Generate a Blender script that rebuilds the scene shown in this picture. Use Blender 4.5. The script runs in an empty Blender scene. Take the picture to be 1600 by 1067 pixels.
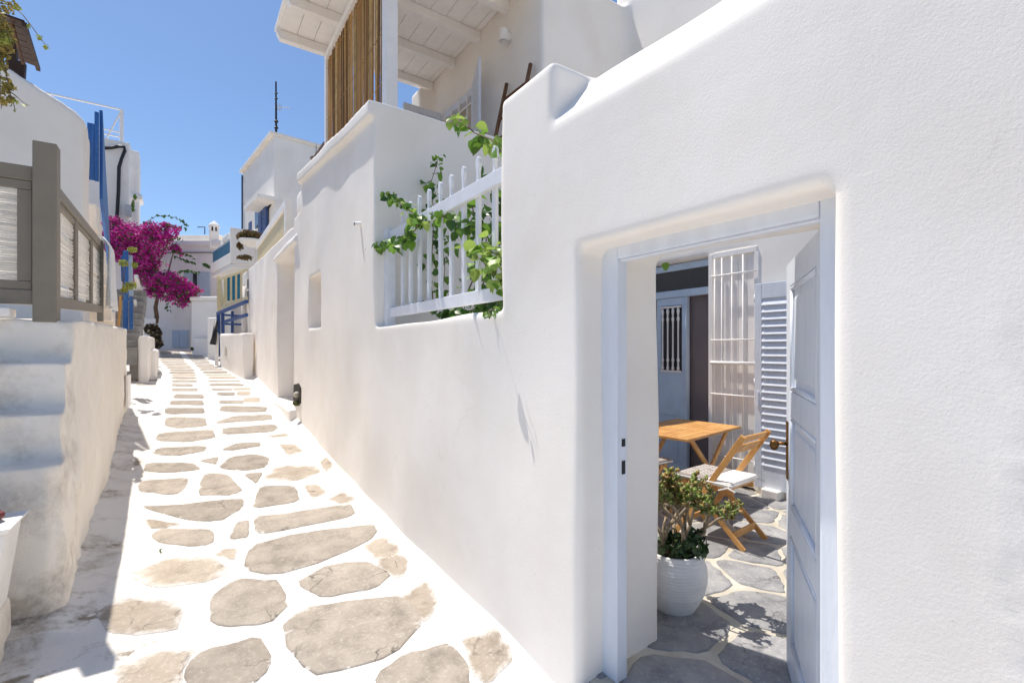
import bpy, bmesh, math, random
import numpy as np
from mathutils import Vector, Matrix, noise as mnoise

random.seed(7)
RNG = np.random.default_rng(7)
SC = bpy.context.scene
COL = SC.collection

# ------------------------------------------------------------------ camera, sky, sun, exposure
FPX, YAW, HOR = 740.0, math.radians(34.5), 545.0
cam = bpy.data.cameras.new('camera')
cam.sensor_width = 36.0
cam.lens = FPX / 1600.0 * 36.0
cam.shift_y = (HOR - 533.5) / 1600.0
cam.clip_start, cam.clip_end = 0.05, 3000.0
camo = bpy.data.objects.new('camera', cam)
COL.objects.link(camo)
camo.rotation_euler = (math.radians(90), 0, -YAW)
SC.camera = camo

SUN_D = Vector((0.14, -0.42, -1.0)).normalized()          # the way the sunlight travels
world = bpy.data.worlds.new('World')
SC.world = world
world.use_nodes = True
wn = world.node_tree
bg = wn.nodes['Background']
sky = wn.nodes.new('ShaderNodeTexSky')
sky.sky_type = 'NISHITA'
sky.sun_disc = False
sky.sun_elevation = math.asin(-SUN_D.z)
sky.sun_rotation = math.atan2(-SUN_D.x, -SUN_D.y)
sky.air_density, sky.dust_density, sky.ozone_density = 1.0, 0.35, 6.0
wn.links.new(sky.outputs[0], bg.inputs[0])
bg.inputs[1].default_value = 0.13
sl = bpy.data.lights.new('sun', 'SUN')
sl.energy = 5.0
sl.angle = math.radians(0.5)
sl.color = (1.0, 0.94, 0.86)
slo = bpy.data.objects.new('sun', sl)
COL.objects.link(slo)
slo.rotation_euler = SUN_D.to_track_quat('-Z', 'Y').to_euler()
vs = SC.view_settings
vs.view_transform, vs.look, vs.exposure, vs.gamma = 'Standard', 'None', 0.17, 1.0
SC.cycles.max_bounces = 16
SC.cycles.diffuse_bounces = 14

# ------------------------------------------------------------------ measuring helpers (photo pixel -> point on a known surface)
CS, SN = math.cos(YAW), math.sin(YAW)
def ray(px, py):
    u, v = (px - 800.0) / FPX, (HOR - py) / FPX
    return Vector((SN + CS * u, CS - SN * u, v))
def onx(px, py, X): d = ray(px, py); return d * (X / d.x)
def ony(px, py, Y): d = ray(px, py); return d * (Y / d.y)
def onz(px, py, Z): d = ray(px, py); return d * (Z / d.z)
def at(px, py, t): return ray(px, py) * t
GY = [-6, -1, 2, 4, 5.5, 7, 8.6, 10.8, 14, 18, 21, 24, 34]
GZ = [-1.9, -1.78, -1.72, -1.62, -1.52, -1.37, -1.20, -1.03, -0.80, -0.48, -0.20, 0.03, 0.15]
_gy = np.linspace(-6, 34, 801)
_gz = np.interp(_gy, GY, GZ)
_gz = np.convolve(np.pad(_gz, 20, mode='edge'), np.ones(41) / 41, mode='valid')
def g(y): return np.interp(y, _gy, _gz)
XL = lambda y: np.interp(y, [0, 3.9, 4.3, 10.4], [-0.60, -0.60, -0.62, -0.82])   # foot of the left wall
def hgt(x, y):
    x, y = np.asarray(x, float), np.asarray(y, float)
    z = g(y) + 0.010 * np.sin(2.3 * x + 1.7 * y) * np.sin(1.1 * y - 0.6 * x) + 0.006 * np.sin(5.1 * x - 2.2) * np.sin(4.3 * y + 1.1)
    f = np.clip((x - 1.24) / 0.27, 0, 1) * (y < 18.2)
    z = z + 0.10 * f ** 2.2
    f = np.clip((XL(y) + 0.22 - x) / 0.25, 0, 1) * (y > 3.6) * (y < 10.6)
    return z + 0.06 * f ** 2
def ong(px, py):
    d = ray(px, py); ts = np.linspace(0.8, 26.0, 2521); f = d.z * ts - g(d.y * ts)
    k = int(np.argmax(f < 0)) or len(ts) - 1
    t = ts[k - 1] + (ts[k] - ts[k - 1]) * f[k - 1] / (f[k - 1] - f[k])
    return d * float(t)

# ------------------------------------------------------------------ materials
MATS = {}
def nodes_of(m):
    m.use_nodes = True
    return m.node_tree, m.node_tree.nodes['Principled BSDF']
def M(name, col, rough=0.6, var=0.06, scale=3.0, bump=0.0, bscale=60.0, stretch=(1, 1, 1), metal=0.0, col2=None, thr=(0.35, 0.7), spec=0.4, rand=0.0, transl=0.0):
    m = bpy.data.materials.new(name)
    nt, bs = nodes_of(m)
    L = nt.links.new
    tc = nt.nodes.new('ShaderNodeTexCoord')
    mp = nt.nodes.new('ShaderNodeMapping'); mp.inputs['Scale'].default_value = stretch
    L(tc.outputs['Object'], mp.inputs[0])
    n1 = nt.nodes.new('ShaderNodeTexNoise'); n1.inputs['Scale'].default_value = scale; n1.inputs['Detail'].default_value = 6
    L(mp.outputs[0], n1.inputs['Vector'])
    rp = nt.nodes.new('ShaderNodeMapRange'); rp.inputs[1].default_value, rp.inputs[2].default_value = thr
    L(n1.outputs[0], rp.inputs[0])
    mx = nt.nodes.new('ShaderNodeMix'); mx.data_type = 'RGBA'
    c2 = col2 if col2 else tuple(max(0, c * (1 - 2 * var)) for c in col)
    mx.inputs[6].default_value = (*col, 1); mx.inputs[7].default_value = (*c2, 1)
    L(rp.outputs[0], mx.inputs[0])
    out = mx.outputs[2]
    if rand:
        oi = nt.nodes.new('ShaderNodeObjectInfo')
        hs = nt.nodes.new('ShaderNodeHueSaturation')
        r1 = nt.nodes.new('ShaderNodeMapRange'); r1.inputs[3].default_value, r1.inputs[4].default_value = 1 - rand, 1 + rand
        L(oi.outputs['Random'], r1.inputs[0]); L(r1.outputs[0], hs.inputs['Value']); L(out, hs.inputs['Color'])
        out = hs.outputs[0]
    L(out, bs.inputs['Base Color'])
    bs.inputs['Roughness'].default_value = rough
    bs.inputs['Metallic'].default_value = metal
    bs.inputs['Specular IOR Level'].default_value = spec
    if bump:
        n2 = nt.nodes.new('ShaderNodeTexNoise'); n2.inputs['Scale'].default_value = bscale; n2.inputs['Detail'].default_value = 4
        L(mp.outputs[0], n2.inputs['Vector'])
        bp = nt.nodes.new('ShaderNodeBump'); bp.inputs['Strength'].default_value = bump; bp.inputs['Distance'].default_value = 0.02
        L(n2.outputs[0], bp.inputs['Height']); L(bp.outputs[0], bs.inputs['Normal'])
    if transl:
        tr = nt.nodes.new('ShaderNodeBsdfTranslucent'); L(out, tr.inputs[0])
        ms = nt.nodes.new('ShaderNodeMixShader'); ms.inputs[0].default_value = transl
        L(bs.outputs[0], ms.inputs[1]); L(tr.outputs[0], ms.inputs[2])
        L(ms.outputs[0], nt.nodes['Material Output'].inputs[0])
    MATS[name] = m
    return m

def plaster_mat(name, col, fine=0.35, dirt=0.0, dcol=(0.36, 0.31, 0.25)):
    """lime-washed render: brush marks, a little grain and optional dirt blotches"""
    m = bpy.data.materials.new(name)
    nt, bs = nodes_of(m); L = nt.links.new
    tc = nt.nodes.new('ShaderNodeTexCoord')
    def nz(scale, detail, rough=0.55, vec=None):
        n = nt.nodes.new('ShaderNodeTexNoise'); n.inputs['Scale'].default_value = scale; n.inputs['Detail'].default_value = detail; n.inputs['Roughness'].default_value = rough
        L(vec if vec else tc.outputs['Object'], n.inputs['Vector']); return n
    def rng(src, a, b, c=0.0, d=1.0):
        r = nt.nodes.new('ShaderNodeMapRange'); r.inputs[1].default_value, r.inputs[2].default_value, r.inputs[3].default_value, r.inputs[4].default_value = a, b, c, d
        L(src, r.inputs[0]); return r.outputs[0]
    mx = nt.nodes.new('ShaderNodeMix'); mx.data_type = 'RGBA'
    mx.inputs[6].default_value = (*col, 1); mx.inputs[7].default_value = (col[0] * 0.93, col[1] * 0.915, col[2] * 0.89, 1)
    L(rng(nz(1.7, 7).outputs[0], 0.42, 0.72), mx.inputs[0])
    out = mx.outputs[2]
    def blend(f, src, c):
        x = nt.nodes.new('ShaderNodeMix'); x.data_type = 'RGBA'; L(f, x.inputs[0]); L(src, x.inputs[6]); x.inputs[7].default_value = (*c, 1); return x.outputs[2]
    out = blend(rng(nz(0.55, 5, 0.6).outputs[0], 0.45, 0.75, 0, 0.55), out, (col[0] * 0.955, col[1] * 0.95, col[2] * 0.945))     # overlapping coats of limewash
    sp_ = nz(38, 3, 0.5); out = blend(rng(sp_.outputs[0], 0.735, 0.77, 0, 0.35), out, (0.45, 0.41, 0.36))              # specks of dirt
    vo = nt.nodes.new('ShaderNodeTexVoronoi'); vo.feature = 'DISTANCE_TO_EDGE'; vo.inputs['Scale'].default_value = 0.9
    wv = nt.nodes.new('ShaderNodeVectorMath'); wv.operation = 'MULTIPLY_ADD'; wv.inputs[1].default_value = (0.35, 0.35, 0.35)
    L(nz(3.0, 6, 0.65).outputs['Color'], wv.inputs[0]); L(tc.outputs['Object'], wv.inputs[2]); L(wv.outputs[0], vo.inputs['Vector'])
    ck = nt.nodes.new('ShaderNodeMath'); ck.operation = 'MULTIPLY'
    L(rng(vo.outputs['Distance'], 0.0, 0.006, 1, 0), ck.inputs[0]); L(rng(nz(0.8, 3).outputs[0], 0.54, 0.64, 0, 0.22), ck.inputs[1])
    out = blend(ck.outputs[0], out, (0.50, 0.46, 0.41))                                                               # hairline cracks
    if dirt:
        at_ = nt.nodes.new('ShaderNodeAttribute'); at_.attribute_name = 'dirt'
        a = nz(3.2, 9, 0.66); b = nz(23, 6, 0.7)
        ad = nt.nodes.new('ShaderNodeMath'); ad.operation = 'MULTIPLY'
        L(rng(a.outputs[0], 0.47, 0.70), ad.inputs[0]); L(rng(b.outputs[0], 0.30, 0.62, 0.25, 1.0), ad.inputs[1])
        ml = nt.nodes.new('ShaderNodeMath'); ml.operation = 'MULTIPLY'
        L(ad.outputs[0], ml.inputs[0]); L(at_.outputs['Fac'], ml.inputs[1])
        cl = nt.nodes.new('ShaderNodeMath'); cl.operation = 'MULTIPLY'; cl.use_clamp = True; cl.inputs[1].default_value = dirt
        L(ml.outputs[0], cl.inputs[0])
        m2 = nt.nodes.new('ShaderNodeMix'); m2.data_type = 'RGBA'; m2.inputs[7].default_value = (*dcol, 1)
        L(out, m2.inputs[6]); L(cl.outputs[0], m2.inputs[0]); out = m2.outputs[2]
    L(out, bs.inputs['Base Color'])
    bs.inputs['Roughness'].default_value = 0.85
    bs.inputs['Specular IOR Level'].default_value = 0.2
    h1, h2, h3 = nz(120, 3), nz(300, 2), nz(9, 4)
    s = nt.nodes.new('ShaderNodeMath'); s.operation = 'MULTIPLY_ADD'; s.inputs[1].default_value = 0.5
    L(h2.outputs[0], s.inputs[0]); L(h1.outputs[0], s.inputs[2])
    s2 = nt.nodes.new('ShaderNodeMath'); s2.operation = 'MULTIPLY_ADD'; s2.inputs[1].default_value = 1.3
    L(h3.outputs[0], s2.inputs[0]); L(s.outputs[0], s2.inputs[2])
    bp = nt.nodes.new('ShaderNodeBump'); bp.inputs['Strength'].default_value = fine; bp.inputs['Distance'].default_value = 0.006
    L(s2.outputs[0], bp.inputs['Height']); L(bp.outputs[0], bs.inputs['Normal'])
    MATS[name] = m
    return m

plaster_mat('lime', (0.90, 0.86, 0.808), 0.17)
plaster_mat('lime_old', (0.90, 0.845, 0.765), 0.6, dirt=1.1, dcol=(0.56, 0.50, 0.42))
plaster_mat('lime_far', (0.885, 0.85, 0.805), 0.15)
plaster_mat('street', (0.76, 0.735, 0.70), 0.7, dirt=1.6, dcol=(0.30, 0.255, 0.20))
M('white_paint', (0.90, 0.87, 0.84), 0.45, 0.03, 8)
M('lilac_paint', (0.78, 0.80, 0.86), 0.42, 0.04, 9, bump=0.05, bscale=40)
M('blue_paint', (0.735, 0.78, 0.86), 0.42, 0.045, 5, bump=0.12, bscale=22, stretch=(3, 3, 0.6))
M('house_blue', (0.56, 0.68, 0.82), 0.42, 0.05, 7)
M('strong_blue', (0.022, 0.105, 0.34), 0.45, 0.15, 14, col2=(0.06, 0.20, 0.42), thr=(0.55, 0.85), bump=0.1, bscale=25)
M('navy', (0.04, 0.09, 0.26), 0.45, 0.1, 10)
M('teal', (0.02, 0.20, 0.34), 0.45, 0.12, 10)
M('cream', (0.78, 0.66, 0.40), 0.5, 0.06, 6)
M('grey_wood', (0.25, 0.215, 0.165), 0.5, 0.06, 5, bump=0.05, bscale=30)
M('reed_white', (0.92, 0.895, 0.85), 0.6, 0.04, 25, rand=0.06, transl=0.5)
M('bamboo', (0.54, 0.30, 0.095), 0.5, 0.2, 18, col2=(0.36, 0.185, 0.06), stretch=(1, 1, 0.15), rand=0.45)
M('bamboo_dark', (0.22, 0.105, 0.035), 0.5, 0.2, 18, rand=0.3)
M('bamboo_pale', (0.74, 0.50, 0.20), 0.5, 0.2, 18, rand=0.25)
M('teak', (0.68, 0.37, 0.13), 0.42, 0.15, 9, col2=(0.50, 0.24, 0.07), stretch=(1, 1, 1), rand=0.12)
M('ladder_wood', (0.20, 0.10, 0.045), 0.6, 0.15, 12)
M('dark_wood', (0.055, 0.028, 0.018), 0.65, 0.2, 12)
M('brass', (0.20, 0.105, 0.035), 0.42, 0.2, 30, metal=0.85)
M('black_metal', (0.02, 0.02, 0.022), 0.5)
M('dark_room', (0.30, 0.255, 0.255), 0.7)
M('dim_interior', (0.20, 0.165, 0.17), 0.6)
M('glass_dark', (0.05, 0.05, 0.055), 0.08, 0.02, spec=0.6)
M('pot_white', (0.80, 0.785, 0.76), 0.6, 0.05, 10, bump=0.06, bscale=60)
M('soil', (0.06, 0.04, 0.028), 0.9, 0.2, 30, bump=0.6, bscale=60)
M('plastic_red', (0.16, 0.018, 0.02), 0.5, 0.2, 20)
M('cushion_white', (0.80, 0.78, 0.75), 0.85, 0.03, 30, bump=0.2, bscale=200)
M('cushion_taupe', (0.32, 0.275, 0.25), 0.85, 0.03, 30, bump=0.2, bscale=200)
M('cloth', (0.80, 0.80, 0.80), 0.9, 0.03, 20, bump=0.15, bscale=120)
M('leaf', (0.13, 0.27, 0.035), 0.42, 0.2, 20, col2=(0.19, 0.34, 0.05), rand=0.35, transl=0.35)
M('leaf_light', (0.30, 0.44, 0.08), 0.42, 0.2, 20, col2=(0.38, 0.50, 0.13), rand=0.25, transl=0.35)
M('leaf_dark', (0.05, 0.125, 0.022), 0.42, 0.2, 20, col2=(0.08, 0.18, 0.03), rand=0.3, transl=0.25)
M('jade', (0.19, 0.26, 0.055), 0.35, 0.2, 22, col2=(0.46, 0.27, 0.11), thr=(0.46, 0.64), transl=0.15)
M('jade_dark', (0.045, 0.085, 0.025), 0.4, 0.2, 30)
M('stem', (0.17, 0.12, 0.07), 0.7, 0.15, 20)
M('jade_stem', (0.34, 0.26, 0.17), 0.65, 0.15, 30)
M('dry_leaf', (0.34, 0.25, 0.07), 0.6, 0.2, 16, col2=(0.20, 0.20, 0.05), transl=0.3)
M('brown_leaf', (0.20, 0.12, 0.05), 0.6, 0.2, 10, col2=(0.10, 0.10, 0.03), transl=0.25)
M('yellow_leaf', (0.42, 0.42, 0.09), 0.5, 0.2, 10, col2=(0.25, 0.33, 0.07), transl=0.3)
M('magenta', (0.50, 0.018, 0.27), 0.55, 0.25, 3.5, col2=(0.68, 0.045, 0.40), thr=(0.4, 0.62), transl=0.35)
M('magenta_highlight', (0.66, 0.05, 0.36), 0.55, 0.25, 3.5, col2=(0.74, 0.12, 0.46), transl=0.35)
M('bark', (0.16, 0.10, 0.065), 0.85, 0.2, 14, bump=0.5, bscale=25)
M('stone_rough', (0.36, 0.25, 0.20), 0.9, 0.25, 9, col2=(0.20, 0.15, 0.13), bump=0.6, bscale=20)
M('tread_stone', (0.33, 0.32, 0.30), 0.85, 0.15, 8, bump=0.3, bscale=30)
M('mortar', (0.60, 0.56, 0.485), 0.9, 0.1, 6, col2=(0.44, 0.395, 0.31), bump=0.4, bscale=50)
M('cream_dead', (0.55, 0.47, 0.34), 0.7, 0.2, 20)
M('moss', (0.10, 0.11, 0.03), 0.95, 0.3, 30, bump=0.8, bscale=60)
M('earth', (0.30, 0.26, 0.20), 0.95, 0.2, 0.2)
M('hole_dark', (0.05, 0.04, 0.03), 0.95, 0.3, 30, bump=0.6, bscale=40)
M('meter_grey', (0.50, 0.51, 0.53), 0.5)
M('shutter_sky', (0.50, 0.60, 0.70), 0.45, 0.05, 8)

def stone_mat(name, cols, white, wthr):
    """paving stone: mineral mottling, cracks, and splashed whitewash creeping in from the painted joints"""
    m = bpy.data.materials.new(name)
    nt, bs = nodes_of(m); L = nt.links.new
    tc = nt.nodes.new('ShaderNodeTexCoord'); oi = nt.nodes.new('ShaderNodeObjectInfo')
    va = nt.nodes.new('ShaderNodeVectorMath'); va.operation = 'ADD'
    sc = nt.nodes.new('ShaderNodeVectorMath'); sc.operation = 'SCALE'; sc.inputs[3].default_value = 37.0
    cb = nt.nodes.new('ShaderNodeCombineXYZ')
    L(oi.outputs['Random'], cb.inputs[0]); L(oi.outputs['Random'], cb.inputs[1]); L(cb.outputs[0], sc.inputs[0])
    L(tc.outputs['Object'], va.inputs[0]); L(sc.outputs[0], va.inputs[1])
    def nz(s, d, r=0.6):
        n = nt.nodes.new('ShaderNodeTexNoise'); n.inputs['Scale'].default_value = s; n.inputs['Detail'].default_value = d; n.inputs['Roughness'].default_value = r
        L(va.outputs[0], n.inputs['Vector']); return n.outputs[0]
    def rng(src, a, b, c=0.0, d=1.0):
        r = nt.nodes.new('ShaderNodeMapRange'); r.inputs[1].default_value, r.inputs[2].default_value, r.inputs[3].default_value, r.inputs[4].default_value = a, b, c, d
        L(src, r.inputs[0]); return r.outputs[0]
    def mix(f, a, b):
        x = nt.nodes.new('ShaderNodeMix'); x.data_type = 'RGBA'
        L(f, x.inputs[0])
        for i, v in ((6, a), (7, b)):
            if isinstance(v, tuple): x.inputs[i].default_value = (*v, 1)
            else: L(v, x.inputs[i])
        return x.outputs[2]
    c = mix(rng(nz(6, 8), 0.35, 0.65), cols[0], cols[1])
    c = mix(rng(nz(45, 5, 0.75), 0.52, 0.72), c, cols[2])
    hs = nt.nodes.new('ShaderNodeHueSaturation')
    L(rng(oi.outputs['Random'], 0, 1, 0.85, 1.15), hs.inputs['Value']); L(c, hs.inputs['Color']); c = hs.outputs[0]
    vo = nt.nodes.new('ShaderNodeTexVoronoi'); vo.feature = 'DISTANCE_TO_EDGE'; vo.inputs['Scale'].default_value = 3.2
    wv = nt.nodes.new('ShaderNodeVectorMath'); wv.operation = 'MULTIPLY_ADD'; wv.inputs[1].default_value = (0.22, 0.22, 0.22)
    n5 = nt.nodes.new('ShaderNodeTexNoise'); n5.inputs['Scale'].default_value = 6; n5.inputs['Detail'].default_value = 6; L(va.outputs[0], n5.inputs['Vector'])
    L(n5.outputs['Color'], wv.inputs[0]); L(va.outputs[0], wv.inputs[2]); L(wv.outputs[0], vo.inputs['Vector'])
    ck = nt.nodes.new('ShaderNodeMath'); ck.operation = 'MULTIPLY'
    L(rng(vo.outputs['Distance'], 0.0, 0.022, 1, 0), ck.inputs[0]); L(rng(nz(2.2, 3), 0.5, 0.62), ck.inputs[1])
    c = mix(ck.outputs[0], c, tuple(k * 0.45 for k in cols[1]))
    c = mix(rng(nz(3.0, 7, 0.7), 0.56, 0.70, 0, 0.6), c, tuple(k * 0.72 for k in cols[1]))
    if white:
        e = nt.nodes.new('ShaderNodeAttribute'); e.attribute_name = 'edge'
        ad = nt.nodes.new('ShaderNodeMath'); ad.operation = 'MULTIPLY_ADD'; ad.inputs[1].default_value = white
        L(e.outputs['Fac'], ad.inputs[0]); L(nz(9, 8, 0.7), ad.inputs[2])
        c = mix(rng(ad.outputs[0], wthr[0], wthr[1]), c, (0.74, 0.71, 0.67))
    L(c, bs.inputs['Base Color'])
    bs.inputs['Roughness'].default_value = 0.8 if white else 0.55
    bs.inputs['Specular IOR Level'].default_value = 0.3
    bp = nt.nodes.new('ShaderNodeBump'); bp.inputs['Strength'].default_value = 0.55; bp.inputs['Distance'].default_value = 0.012
    s = nt.nodes.new('ShaderNodeMath'); s.operation = 'MULTIPLY_ADD'; s.inputs[1].default_value = 0.4
    L(nz(60, 5, 0.7), s.inputs[0]); L(nz(11, 6), s.inputs[2])
    L(s.outputs[0], bp.inputs['Height']); L(bp.outputs[0], bs.inputs['Normal'])
    MATS[name] = m
stone_mat('paving', ((0.375, 0.325, 0.27), (0.26, 0.225, 0.185), (0.46, 0.41, 0.35)), 0.34, (0.84, 0.97))
stone_mat('paving_pale', ((0.42, 0.36, 0.29), (0.33, 0.275, 0.215), (0.52, 0.45, 0.37)), 0.40, (0.68, 1.0))
stone_mat('slate', ((0.36, 0.355, 0.35), (0.22, 0.22, 0.23), (0.44, 0.425, 0.41)), 0.0, None)

# ------------------------------------------------------------------ mesh builder
class MB:
    def __init__(s): s.v, s.f = [], []
    def add(s, vs, fs):
        o = len(s.v); s.v += [tuple(v) for v in vs]; s.f += [tuple(i + o for i in f) for f in fs]; return s
    def box(s, x0, x1, y0, y1, z0, z1):
        x0, x1 = min(x0, x1), max(x0, x1); y0, y1 = min(y0, y1), max(y0, y1); z0, z1 = min(z0, z1), max(z0, z1)
        return s.add([(x0, y0, z0), (x1, y0, z0), (x1, y1, z0), (x0, y1, z0), (x0, y0, z1), (x1, y0, z1), (x1, y1, z1), (x0, y1, z1)],
                     [(0, 3, 2, 1), (4, 5, 6, 7), (0, 1, 5, 4), (1, 2, 6, 5), (2, 3, 7, 6), (3, 0, 4, 7)])
    def bar(s, a, b, w, h, up=(0, 0, 1)):
        """rectangular bar from a to b, w across, h along `up`"""
        a, b = Vector(a), Vector(b); d = (b - a).normalized(); u = Vector(up)
        r = d.cross(u)
        if r.length < 1e-5: r = d.cross(Vector((1, 0, 0)))
        r.normalize(); u = r.cross(d).normalized()
        q = [r * (i * w / 2) + u * (j * h / 2) for i, j in ((-1, -1), (1, -1), (1, 1), (-1, 1))]
        return s.add([a + k for k in q] + [b + k for k in q], [(0, 1, 2, 3), (7, 6, 5, 4), (0, 4, 5, 1), (1, 5, 6, 2), (2, 6, 7, 3), (3, 7, 4, 0)])
    def prism(s, poly, axis, a, b):
        """extrude a 2-D outline along an axis: 'x' (poly in y,z), 'y' (poly in x,z), 'z' (poly in x,y)"""
        f = {'x': lambda p, c: (c, p[0], p[1]), 'y': lambda p, c: (p[0], c, p[1]), 'z': lambda p, c: (p[0], p[1], c)}[axis]
        n = len(poly)
        return s.add([f(p, a) for p in poly] + [f(p, b) for p in poly],
                     [tuple(range(n))[::-1], tuple(range(n, 2 * n))] + [(i, (i + 1) % n, n + (i + 1) % n, n + i) for i in range(n)])
    def tube(s, pts, r, n=6, r1=None):
        pts = [Vector(p) for p in pts]; k = len(pts); vs, fs = [], []
        for i, p in enumerate(pts):
            d = (pts[min(i + 1, k - 1)] - pts[max(i - 1, 0)]).normalized()
            x = d.cross(Vector((0.31, 0.17, 0.93)))
            if x.length < 1e-4: x = d.cross(Vector((1, 0, 0)))
            x.normalize(); y = d.cross(x)
            rr = r if r1 is None else r + (r1 - r) * i / (k - 1)
            vs += [p + (x * math.cos(2 * math.pi * j / n) + y * math.sin(2 * math.pi * j / n)) * rr for j in range(n)]
        for i in range(k - 1):
            fs += [(i * n + j, i * n + (j + 1) % n, (i + 1) * n + (j + 1) % n, (i + 1) * n + j) for j in range(n)]
        fs += [tuple(range(n))[::-1], tuple(range((k - 1) * n, k * n))]
        return s.add(vs, fs)
    def lathe(s, prof, c, n=24):
        vs, fs = [], []
        for r, z in prof: vs += [(c[0] + r * math.cos(2 * math.pi * j / n), c[1] + r * math.sin(2 * math.pi * j / n), c[2] + z) for j in range(n)]
        for i in range(len(prof) - 1):
            fs += [(i * n + j, i * n + (j + 1) % n, (i + 1) * n + (j + 1) % n, (i + 1) * n + j) for j in range(n)]
        fs += [tuple(range(n))[::-1], tuple(range((len(prof) - 1) * n, len(prof) * n))]
        return s.add(vs, fs)
    def mesh(s, name, bevel=0.0, smooth=False, seg=2):
        me = bpy.data.meshes.new(name); me.from_pydata(s.v, [], s.f)
        bm = bmesh.new(); bm.from_mesh(me)
        bmesh.ops.recalc_face_normals(bm, faces=bm.faces)
        if bevel:
            es = [e for e in bm.edges if len(e.link_faces) == 2 and e.calc_face_angle(0) > 0.5]
            bmesh.ops.bevel(bm, geom=es, offset=bevel, segments=seg, profile=0.5, affect='EDGES', clamp_overlap=True)
        for f in bm.faces: f.smooth = smooth
        bm.to_mesh(me); bm.free()
        return me
    def build(s, name, mat, parent=None, bevel=0.0, smooth=False, local=False, seg=2):
        return link(name, s.mesh(name, bevel, smooth, seg), mat, parent, local)

def link(name, me, mat, parent=None, local=False):
    if mat: me.materials.clear(); me.materials.append(MATS[mat])
    o = bpy.data.objects.new(name, me); COL.objects.link(o)
    if parent is not None:
        o.parent = parent
        if parent.type == 'EMPTY' and not local: o.matrix_parent_inverse = Matrix.Translation(-parent.location)
    return o
def inst(name, me, mw, parent, local=False):
    """another object on an already built mesh"""
    o = bpy.data.objects.new(name, me); COL.objects.link(o)
    o.parent = parent
    if parent.type == 'EMPTY' and not local: o.matrix_parent_inverse = Matrix.Translation(-parent.location)
    o.matrix_basis = mw
    return o
def thing(name, label, cat, loc=(0, 0, 0), rz=0.0, group=None):
    o = bpy.data.objects.new(name, None); COL.objects.link(o); o.empty_display_size = 0.1
    o.location = loc; o.rotation_euler = (0, 0, rz)
    return tag(o, label, cat, group)
def tag(o, label, cat, group=None):
    o['label'] = label; o['category'] = cat
    if group: o['group'] = group
    return o
def structure(o): o['kind'] = 'structure'; return o
def stuff(o): o['kind'] = 'stuff'; return o

def wobble(me, amp, seed=0.0, f0=1.2, f1=9.0):
    n = len(me.vertices); co = np.empty(n * 3); no = np.empty(n * 3)
    me.vertices.foreach_get('co', co); me.vertices.foreach_get('normal', no)
    co, no = co.reshape(-1, 3), no.reshape(-1, 3)
    r = np.random.default_rng(int(seed * 10) + 3); d = np.zeros(n)
    for k in range(14):
        w = r.normal(size=3); w /= np.linalg.norm(w); fr = r.uniform(f0, f1)
        d += np.sin(co @ w * fr + r.uniform(0, 6.28)) / (1 + 0.35 * fr if f0 < 10 else 4.0)
    co = co + no * (d * amp)[:, None]
    me.vertices.foreach_set('co', co.ravel()); me.update()
def plaster(name, mb, mat, parent=None, voxel=0.03, smooth=8, amp=0.006, seed=1.0, rough=0.0):
    """fuse the solids into one hand-rendered mass with soft arrises"""
    me0 = mb.mesh(name + '_src')
    o = bpy.data.objects.new(name + '_src', me0); COL.objects.link(o)
    r = o.modifiers.new('r', 'REMESH'); r.mode = 'VOXEL'; r.voxel_size = voxel
    s = o.modifiers.new('s', 'SMOOTH'); s.factor = 0.5; s.iterations = smooth
    dg = bpy.context.evaluated_depsgraph_get(); dg.update()
    me = bpy.data.meshes.new_from_object(o.evaluated_get(dg))
    bpy.data.objects.remove(o); bpy.data.meshes.remove(me0)
    me.name = name
    wobble(me, amp, seed)
    if rough: wobble(me, rough, seed + 7, 14.0, 45.0)
    me.polygons.foreach_set('use_smooth', np.ones(len(me.polygons), bool))
    return link(name, me, mat, parent)
def float_attr(me, name, vals):
    a = me.attributes.new(name, 'FLOAT', 'POINT'); a.data.foreach_set('value', np.asarray(vals, np.float32))

# ================================================================== THE SETTING
# ------------------------------------------------------------------ far ground and the lane
gm = MB(); gm.add([(-900, -900, -3.2), (900, -900, -3.2), (900, 900, -3.2), (-900, 900, -3.2)], [(0, 1, 2, 3)])
structure(gm.build('ground', 'earth'))

def grid_mesh(name, xs, ys, zf):
    X, Y = np.meshgrid(xs, ys); Z = zf(X, Y)
    v = np.stack([X, Y, Z], -1).reshape(-1, 3); nx, ny = len(xs), len(ys)
    i = np.arange((ny - 1) * (nx - 1)); r, c = i // (nx - 1), i % (nx - 1); a = r * nx + c
    f = np.stack([a, a + 1, a + nx + 1, a + nx], -1)
    me = bpy.data.meshes.new(name); me.from_pydata(v.tolist(), [], f.tolist())
    me.polygons.foreach_set('use_smooth', np.ones(len(me.polygons), bool))
    return me, v
xs = np.concatenate([np.arange(-4.5, -1.2, 0.3), np.arange(-1.2, 0.2, 0.025), np.arange(0.2, 1.75, 0.05), np.arange(1.8, 4.6, 0.4)])
ys = np.concatenate([np.arange(-3, 2.5, 0.1), np.arange(2.5, 5, 0.025), np.arange(5, 10, 0.05), np.arange(10, 34, 0.15)])
sme, sv = grid_mesh('street', xs, ys, hgt)
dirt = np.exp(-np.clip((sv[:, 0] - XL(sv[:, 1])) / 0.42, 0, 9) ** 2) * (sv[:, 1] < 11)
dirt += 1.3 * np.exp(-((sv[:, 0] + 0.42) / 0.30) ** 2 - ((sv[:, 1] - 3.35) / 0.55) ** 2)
dirt = np.clip(0.62 * dirt + 0.05, 0, 1.3)
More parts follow.
